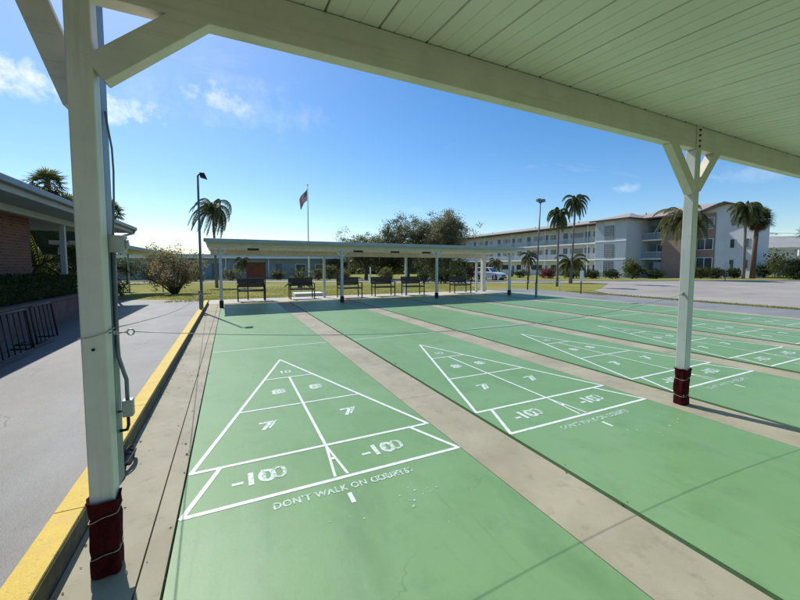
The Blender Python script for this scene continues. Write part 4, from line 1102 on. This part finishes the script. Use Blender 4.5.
# ------------------------------------------------------------------ apartments
ap = thing('apartment_building', 'three storey white apartment building with galleries, stair tower, brick wall and gabled end', 'building', (56, 40, -.5))
FZ = (-.35, 2.42, 5.22); EV = 8.35
b = MB(); b.box(57.5, 66, 37.2, 112, -1.4, EV - .02); obj('wall', b, 'bwall', ap, label='gallery wing wall')
for z_ in FZ[1:]:
    b = MB(); b.box(56.0, 57.5, 36.8, 112, z_ - .14, z_ + .08); obj('gallery_floor', b, 'trim', ap)
for z_ in FZ[1:]:
    b = MB(); b.box(56.0, 56.05, 36.8, 112, z_ + 1.0, z_ + 1.06); y_ = 36.8
    b.box(56.01, 56.04, 36.8, 112, z_ + .16, z_ + .2)
    while y_ < 112: b.box(56.01, 56.035, y_, y_ + .055, z_ + .08, z_ + 1.0); y_ += .13
    obj('railing', b, 'rail', ap)
y_ = 39.0; n = 0; wmesh = {}
def unit(kind, X, y, z, parent):
    if kind == 'window':
        if 'w' not in wmesh:
            m1 = MB(); m1.box(-.05, 0, -.75, .75, 0, 1.2); m2 = MB(); m2.box(-.065, -.052, -.68, .68, .07, 1.13)
            wmesh['w'] = (m1.mesh('window', 'trim'), m2.mesh('pane', 'glass'))
        a_, c_ = wmesh['w']
        o = bpy.data.objects.new('window', a_); COL.objects.link(o); o.parent = parent; o.location = Vector((X, y, z + .95)) - wloc(parent)
        p = bpy.data.objects.new('pane', c_); COL.objects.link(p); p.parent = o
    else:
        if 'd' not in wmesh:
            m1 = MB(); m1.box(-.05, 0, -.45, .45, 0, 2.08); wmesh['d'] = m1.mesh('door', 'door')
            m1 = MB(); m1.box(-.05, 0, -.45, .45, 0, 2.08); wmesh['r'] = m1.mesh('door', 'reddoor')
        o = bpy.data.objects.new('door', wmesh['r' if kind == 'red' else 'd']); COL.objects.link(o); o.parent = parent; o.location = Vector((X, y, z + .08)) - wloc(parent)
rr = random.Random(5)
while y_ < 96:
    for fi, z_ in enumerate(FZ):
        g0 = z_ if fi else H(0, y_) - .15
        unit('window', 57.5, y_ + .2 + rr.uniform(-.2, .2), max(g0, z_ - .2), ap)
        kind = 'red' if (fi == 0 and 50 < y_ < 57) else 'door'
        unit(kind, 57.5, y_ + 2.1, g0 if fi else g0 - .1, ap)
        if n % 2 == 0: unit('window', 57.5, y_ + 3.6, max(g0, z_ - .2), ap)
    y_ += 4.6 ; n += 1
# gallery posts
y_ = 40
while y_ < 110:
    b = MB(); b.box(56.06, 56.16, y_, y_ + .1, -1.2, EV - .1); obj('gallery_post', b, 'trim', ap); y_ += 9.2
# roof of the long wing (low pitch)
def gable_roof(x0, x1, y0, y1, ze, zr, axis, mat_, over=.0, th=.16):
    mb = MB()
    if axis == 'y':
        xm = (x0 + x1) / 2; v = [(x0, y0, ze), (x0, y1, ze), (xm, y1, zr), (xm, y0, zr), (x1, y0, ze), (x1, y1, ze)]
        f = [(0, 3, 2, 1), (3, 4, 5, 2)]
    else:
        ym = (y0 + y1) / 2; v = [(x0, y0, ze), (x1, y0, ze), (x1, ym, zr), (x0, ym, zr), (x0, y1, ze), (x1, y1, ze)]
        f = [(0, 1, 2, 3), (3, 2, 5, 4)]
    n_ = len(v); v2 = v + [(a, c, d - th) for a, c, d in v]
    f2 = f + [tuple(reversed([i + n_ for i in q])) for q in f]
    edge = [(0, 1), (0, 3), (3, 4), (1, 2), (2, 5), (4, 5)]
    f2 += [(a, c, c + n_, a + n_) for a, c in edge]
    mb.add(v2, f2); return mb
obj('roof', gable_roof(55.3, 67.5, 31.72, 113, EV + .12, 9.75, 'y', 'shingle'), 'shingle', ap)
b = MB(); b.box(55.28, 55.34, 36.5, 113, EV - .14, EV + .10); obj('fascia', b, 'bench', ap)
# stair tower with lattice screens
b = MB(); b.box(53.6, 58.79, 31.75, 36.75, -.9, EV + .1); obj('stair_tower', b, 'bwall', ap)
for z_ in (-.2,) + FZ[1:]:
    b = MB(); b.box(53.50, 53.597, 33.7, 35.2, z_ + .25, z_ + 2.35); sc_ = obj('stair_opening', b, 'glass', ap)  # dark panel on the wall face, its colour standing in for the opening's shade
    b = MB(); q = 33.72
    while q < 35.2: b.box(53.46, 53.497, q, q + .035, z_ + .25, z_ + 2.35); q += .24
    q = z_ + .3
    while q < z_ + 2.35: b.box(53.447, 53.459, 33.7, 35.2, q, q + .035); q += .28
    obj('lattice', b, 'rail', sc_)
    if z_ > 0:
        b = MB(); b.box(53.52, 53.598, 31.70, 36.8, z_ - .14, z_ + .08); obj('floor_band', b, 'trim', ap)
b = MB()
for q in range(11): b.box(53.56, 53.597, 31.8 + q * .17, 31.86 + q * .17, -.4, 8.2)
for q in range(9): b.box(53.56, 53.597, 35.25 + q * .17, 35.31 + q * .17, -.4, 8.2)
obj('ribs', b, 'rail', ap)
b = MB(); v = [(52.9, 31.0, EV + .12), (52.9, 37.4, EV + .12), (58.5, 37.4, EV + .12), (58.5, 31.0, EV + .12), (58.4, 34.2, 9.8)]
b.add(v, [(0, 1, 4), (1, 2, 4), (2, 3, 4), (3, 0, 4), (0, 3, 2, 1)]); b.shift((0, 0, 0)); obj('tower_roof', b, 'shingle', ap)
b = MB(); b.box(52.88, 52.94, 31.0, 37.4, EV - .10, EV + .12); b.box(52.94, 58.4, 30.96, 31.0, EV - .10, EV + .12); obj('fascia', b, 'bench', ap)
# balcony block
b = MB(); b.box(58.81, 66, 31.72, 37.19, -.8, EV - .05); obj('wall', b, 'bwall', ap)
b = MB(); b.box(58.8, 66, 28.7, 31.7, -.8, EV); obj('wall', b, 'bgrey', ap)  # recess wall coloured darker than the stucco, painting in the recess shade
for z_ in FZ[1:]:
    b = MB(); b.box(57.2, 58.8, 28.7, 31.7, z_ - .14, z_ + .08); obj('balcony_floor', b, 'trim', ap)
    b = MB(); b.box(57.2, 57.24, 28.7, 31.7, z_ + 1.0, z_ + 1.06); q = 28.75
    while q < 31.7: b.box(57.2, 57.23, q, q + .05, z_ + .08, z_ + 1); q += .14
    obj('railing', b, 'rail', ap)
for z_ in FZ:
    unit('door', 58.8, 30.9, z_, ap); unit('window', 58.8, 29.6, z_, ap)
b = MB(); b.box(57.21, 57.6, 28.72, 29.9, -.4, 1.9); obj('service_wall', b, 'bgrey', ap)
# brick part
b = MB(); b.box(57.0, 66, 24.9, 28.68, -.8, EV); obj('wall', b, 'brickpink', ap, label='plain pinkish brick wall between balconies and gabled end')
obj('roof', gable_roof(56.2, 67.5, 24.2, 31.7, EV + .12, 10.15, 'y', 'shingle'), 'shingle', ap)
b = MB(); b.box(56.18, 56.24, 25.6, 30.95, EV - .10, EV + .10); obj('fascia', b, 'bench', ap)
# bay with windows and brick spandrels
b = MB(); b.box(57.9, 66, 22.85, 24.89, -.8, EV); obj('wall', b, 'brickpink', ap, label='bay with brick spandrels beside the white gabled wall')
for z_ in (0.05, 2.55, 5.35):
    b = MB(); b.box(57.84, 57.899, 22.95, 24.8, z_ + .95, z_ + 2.45); w_ = obj('window', b, 'trim', ap, label='wide bay window')
    b = MB(); b.box(57.82, 57.838, 23.03, 23.83, z_ + 1.02, z_ + 2.38); b.box(57.82, 57.838, 23.92, 24.72, z_ + 1.02, z_ + 2.38); obj('pane', b, 'glass', w_)
# white gabled end
y0, y1, ym = 18.6, 25.6, 21.8
b = MB(); b.box(58.0, 61.5, 18.8, 22.84, -.8, EV - .1); obj('wall', b, 'bwall', ap)
b = MB(); pr_ = [(18.8, EV - .1), (24.9, EV - .1), (24.9, EV + .05), (ym, 9.28), (18.8, EV + .1)]
vs = [(58.0, a, c) for a, c in pr_] + [(60.0, a, c) for a, c in pr_]; n_ = 5
b.add(vs, [(0, 1, 2, 3, 4)[::-1], (5, 6, 7, 8, 9)] + [(i, (i + 1) % 5, 5 + (i + 1) % 5, 5 + i) for i in range(5)]); b.shift((-.003, 0, .002)); obj('gable', b, 'bwall', ap)
obj('roof', gable_roof(57.3, 61.4, 18.7, 24.85, EV + .02, 9.55, 'x', 'shingle'), 'shingle', ap)
b = MB(); b.bar((57.28, 18.7, EV - .05), (57.28, ym, 9.47), .05, .2); b.bar((57.28, ym, 9.47), (57.28, 24.9, EV - .05), .05, .2); obj('fascia', b, 'bench', ap)
for z_ in (0.1, 2.7, 5.5):
    for yy_ in (21.0, 19.6):
        b = MB(); b.box(57.94, 57.995, yy_ - .27, yy_ + .27, z_ + .9, z_ + 2.1); w_ = obj('window', b, 'trim', ap)
        b = MB(); b.box(57.92, 57.938, yy_ - .21, yy_ + .21, z_ + .96, z_ + 2.04); obj('pane', b, 'glass', w_)
for i, (x_, y_) in enumerate(((61.4, 70), (61.4, 56), (61.0, 45), (61.2, 33))):
    b = MB(); b.tube([(x_ - 1, y_, 9.0), (x_ - 1, y_, 9.75)], .12, 8); obj('roof_vent', b, 'conduit', ap)

# low building far right
fb = thing('low_building', 'low white building with grey roof and white awning at the right edge beyond the shrubs', 'building', (88, 27, 0))
P0 = gd(756, 260, 66); P1 = gd(860, 260, 58); P0.z = P1.z = 0; A_ = P0; D_ = (P1 - P0).normalized(); N_ = Vector((-D_.y, D_.x, 0)); N_ = -N_ if N_.dot(F) > 0 else N_; LN = (P1 - P0).length
def fbox2(mb, u0, u1, n0, n1, z0, z1):
    v = [fr(u0, n1, z0), fr(u1, n1, z0), fr(u1, n0, z0), fr(u0, n0, z0), fr(u0, n1, z1), fr(u1, n1, z1), fr(u1, n0, z1), fr(u0, n0, z1)]
    mb.add(v, [(0, 1, 2, 3), (4, 7, 6, 5), (0, 4, 5, 1), (1, 5, 6, 2), (2, 6, 7, 3), (3, 7, 4, 0)])
b = MB(); fbox2(b, 0, LN, -12, 0, -.3, 4.4); obj('wall', b, 'bwall', fb)
b = MB(); v = [fr(-1, .8, 4.4), fr(LN + 1, .8, 4.4), fr(LN + 1, -9, 6.9), fr(-1, -9, 6.9)]; v += [(p[0], p[1], p[2] + .2) for p in v]
b.add(v, [(0, 3, 2, 1), (4, 5, 6, 7), (0, 1, 5, 4), (1, 2, 6, 5), (2, 3, 7, 6), (3, 0, 4, 7)]); obj('roof', b, 'greyroof', fb)
b = MB(); fbox2(b, 5.0, LN, .01, 2.4, 3.1, 4.15); obj('awning', b, 'trim', fb)
for u in range(1, int(LN) - 2, 3):
    b = MB(); fbox2(b, u, u + 1.9, .0, .06, 1.1, 2.7); w_ = obj('window', b, 'trim', fb); b = MB(); fbox2(b, u + .1, u + 1.8, .061, .08, 1.2, 2.6); obj('pane', b, 'glass', w_)
# distant tree line at the horizon
tl = MB(); rr = random.Random(8)
for q in range(6500):
    az = rr.uniform(-.35, .75); d = rr.uniform(88, 104); hgt = 4.0 + 3.5 * noise.noise((az * 14, 1, 0)) + 1.5 * noise.noise((az * 60, 4, 0))
    p = (d * math.sin(az), d * math.cos(az), -1.1 + max(1.0, hgt) * rr.random())
    leafquad(tl, p, rr.uniform(.7, 1.5), rr, rr.randrange(2))
o = obj('far_wood', tl, ['hedge', 'darkleaf']); tag(o, 'far low line of grey green trees along the horizon', 'trees'); o['kind'] = 'stuff'

# poles, wires, round sign on the right
PTS = []
for i, (px, pt, d, r_) in enumerate(((765, 231, 52, .11), (769, 240, 70, .12))):
    a = gd(px, 275, d); top = gd(px, pt, d).z
    t = thing('utility_pole', ('pinkish concrete utility pole right of the thick trunked palm', 'thinner grey utility pole just behind the pinkish one')[i], 'utility pole', (a.x, a.y, -.1), 0, 'utility poles')
    b = MB(); b.tube([(a.x, a.y, -.1), (a.x, a.y, top)], [r_, r_ * .7], 8); obj('shaft', b, 'polegrey' if i == 0 else 'conduit', t)
    b = MB(); b.bar((a.x - .5, a.y + .5, top - .35), (a.x + .5, a.y - .5, top - .35), .09, .09); obj('crossarm', b, 'bench', t)
    b = MB(); b.bar((a.x, a.y, top - .6), (a.x + .9, a.y - .55, top - .5), .06, .06); b.box(a.x + .8, a.x + 1.2, a.y - .7, a.y - .5, top - .55, top - .43); obj('lamp_arm', b, 'box', t)
    PTS.append((a.x, a.y, top - .3))
for i, (dz, e) in enumerate(((0, 0), (-.5, -.3))):
    A0 = Vector(PTS[0]) + Vector((0, 0, dz)); B0 = gd(1100, 205, 45) + Vector((0, 0, dz)); b = MB()
    b.tube([A0.lerp(B0, q / 12) + Vector((0, 0, -1.2 * 4 * (q / 12) * (1 - q / 12))) for q in range(13)], .022, 5)
    o = obj('power_line', b, 'black', loc=A0); tag(o, ('upper thin power line running right from the pinkish utility pole', 'lower thin power line running right from the pinkish utility pole')[i], 'power line', 'power lines')
a = gd(725, 281, 33); t = thing('road_sign', 'small pale octagonal road sign seen from behind on a thin post across the road', 'road sign', (a.x, a.y, -.04))
b = MB(); b.tube([(a.x, a.y, -.05), (a.x, a.y, 1.75)], .03, 8); obj('post', b, 'conduit', t)
v = F.copy(); v.z = 0; v.normalize(); sd = Vector((v.y, -v.x, 0)); b = MB(); ps = []
for s_ in (-.01, -.03):
    for q in range(8):
        an = PI / 8 + q * PI / 4; c = Vector((a.x, a.y, 1.35)) + sd * .36 * math.cos(an) + Vector((0, 0, .36 * math.sin(an))) + v * (s_ - .02); ps.append(c)
b.add(ps, [tuple(range(8)), tuple(range(15, 7, -1))] + [(q, (q + 1) % 8, 8 + (q + 1) % 8, 8 + q) for q in range(8)]); obj('plate', b, 'box', t)

# ------------------------------------------------------------------ white car
def car():
    a = gd(489.5, 281, 44); t = thing('parked_car', 'white estate car parked beyond the lawn at the right end of the far shelter', 'car', (a.x, a.y, H(a.x, a.y) - .03), 0)
    # local frame: +x is forward, y to the left
    W_ = .88
    body = [(-2.15, .35), (-2.2, .75), (-2.12, 1.0), (-1.0, 1.02), (.75, 1.0), (1.3, .96), (1.95, .86), (2.15, .70), (2.2, .45), (2.1, .28), (-2.05, .28)]
    cab = [(-2.05, 1.01, .82), (-1.85, 1.48, .66), (-1.5, 1.56, .64), (-.2, 1.56, .64), (.15, 1.50, .66), (.85, 1.01, .82)]
    b = MB(); n = len(body)
    rows = [(-W_, .93), (-W_ - .03, 1), (W_ + .03, 1), (W_, .93)]
    vs = []
    for (yy, sc) in ((-W_ - .02, .96), (-W_ + .06, 1.0), (W_ - .06, 1.0), (W_ + .02, .96)):
        for (x, z) in body: vs.append((x * sc, yy, .62 + (z - .62) * (.94 if sc < 1 else 1)))
    fs = []
    for r_ in range(3):
        for q in range(n): fs.append((r_ * n + q, r_ * n + (q + 1) % n, (r_ + 1) * n + (q + 1) % n, (r_ + 1) * n + q))
    fs.append(tuple(range(n))[::-1]); fs.append(tuple(3 * n + q for q in range(n)))
    b.add(vs, fs); body_o = obj('body', b, 'carpaint', t, .03, local=True)
    b = MB(); m = len(cab); vs = [(x, -y, z) for x, z, y in cab] + [(x, y, z) for x, z, y in cab]
    b.add(vs, [tuple(range(m)), tuple(range(2 * m - 1, m - 1, -1))] + [(q, q + m, (q + 1) + m, q + 1) for q in range(m - 1)]); obj('cabin', b, 'carpaint', t, .02, local=True)
    for s_ in (-1, 1):
        for (xa, xb, za, xc, xd) in ((-1.75, -1.05, 0, -1.9, -1.05), (-.97, -.22, 0, -.97, -.22), (-.14, .12, 0, -.14, .62)):
            b = MB(); yt, yb = .665, .80; d = .012
            b.add([(xc, s_ * (yb + d), 1.07), (xd, s_ * (yb + d), 1.07), (xb, s_ * (yt + d), 1.47), (xa, s_ * (yt + d), 1.47)], [(0, 1, 2, 3)]); obj('side_window', b, 'glass', t, local=True)
    b = MB(); b.add([(.79, -.74, 1.06), (.79, .74, 1.06), (.22, .60, 1.47), (.22, -.60, 1.47)], [(0, 1, 2, 3)]); b.shift((.035, 0, .01)); obj('windscreen', b, 'glass', t, local=True)
    b = MB(); b.add([(-2.03, -.72, 1.08), (-2.03, .72, 1.08), (-1.9, .6, 1.42), (-1.9, -.6, 1.42)], [(0, 3, 2, 1)]); b.shift((-.03, 0, .0)); obj('rear_window', b, 'glass', t, local=True)
    b = MB(); b.box(2.1, 2.23, -.45, .45, .50, .68); obj('grille', b, 'plastic', t, .01, local=True)
    b = MB(); b.box(2.05, 2.22, -.80, .80, .26, .42); obj('bumper', b, 'plastic', t, .02, local=True)
    for s_ in (-1, 1):
        b = MB(); b.box(2.0, 2.175, s_ * .52, s_ * .84, .62, .78); obj('headlight', b, 'lamp', t, .02, local=True)
        b = MB(); b.box(-2.19, -2.10, s_ * .66, s_ * .84, .78, 1.0); obj('tail_light', b, 'red', t, .01, local=True)
        b = MB(); b.box(.55, .68, s_ * .90, s_ * 1.06, 1.02, 1.14); obj('mirror', b, 'carpaint', t, .02, local=True)
        b = MB(); b.tube([(-1.7, s_ * .6, 1.60), (0, s_ * .6, 1.60)], .018, 6); obj('roof_rail', b, 'plastic', t, local=True)
        for x in (-1.35, 1.35):
            b = MB(); b.tube([(x, s_ * .72, .32), (x, s_ * .93, .32)], .33, 20); w_ = obj('wheel', b, 'rubber', t, .015, local=True)
            b = MB(); b.tube([(x, s_ * .925, .32), (x, s_ * .945, .32)], .20, 14); obj('rim', b, 'box', w_, local=True)
            b = MB(); b.tube([(x, s_ * .885, .38), (x, s_ * .912, .38)], .40, 20); obj('wheel_arch', b, 'plastic', t, local=True)
    right = Vector((R2.x, R2.y, 0)).normalized(); v_ = Vector((F.x, F.y, 0)).normalized()
    fw = right * .68 - v_ * .73
    t.rotation_euler = (0, 0, math.atan2(fw.y, fw.x)); t.scale = (.88, .88, 1.02)
    return t
car()
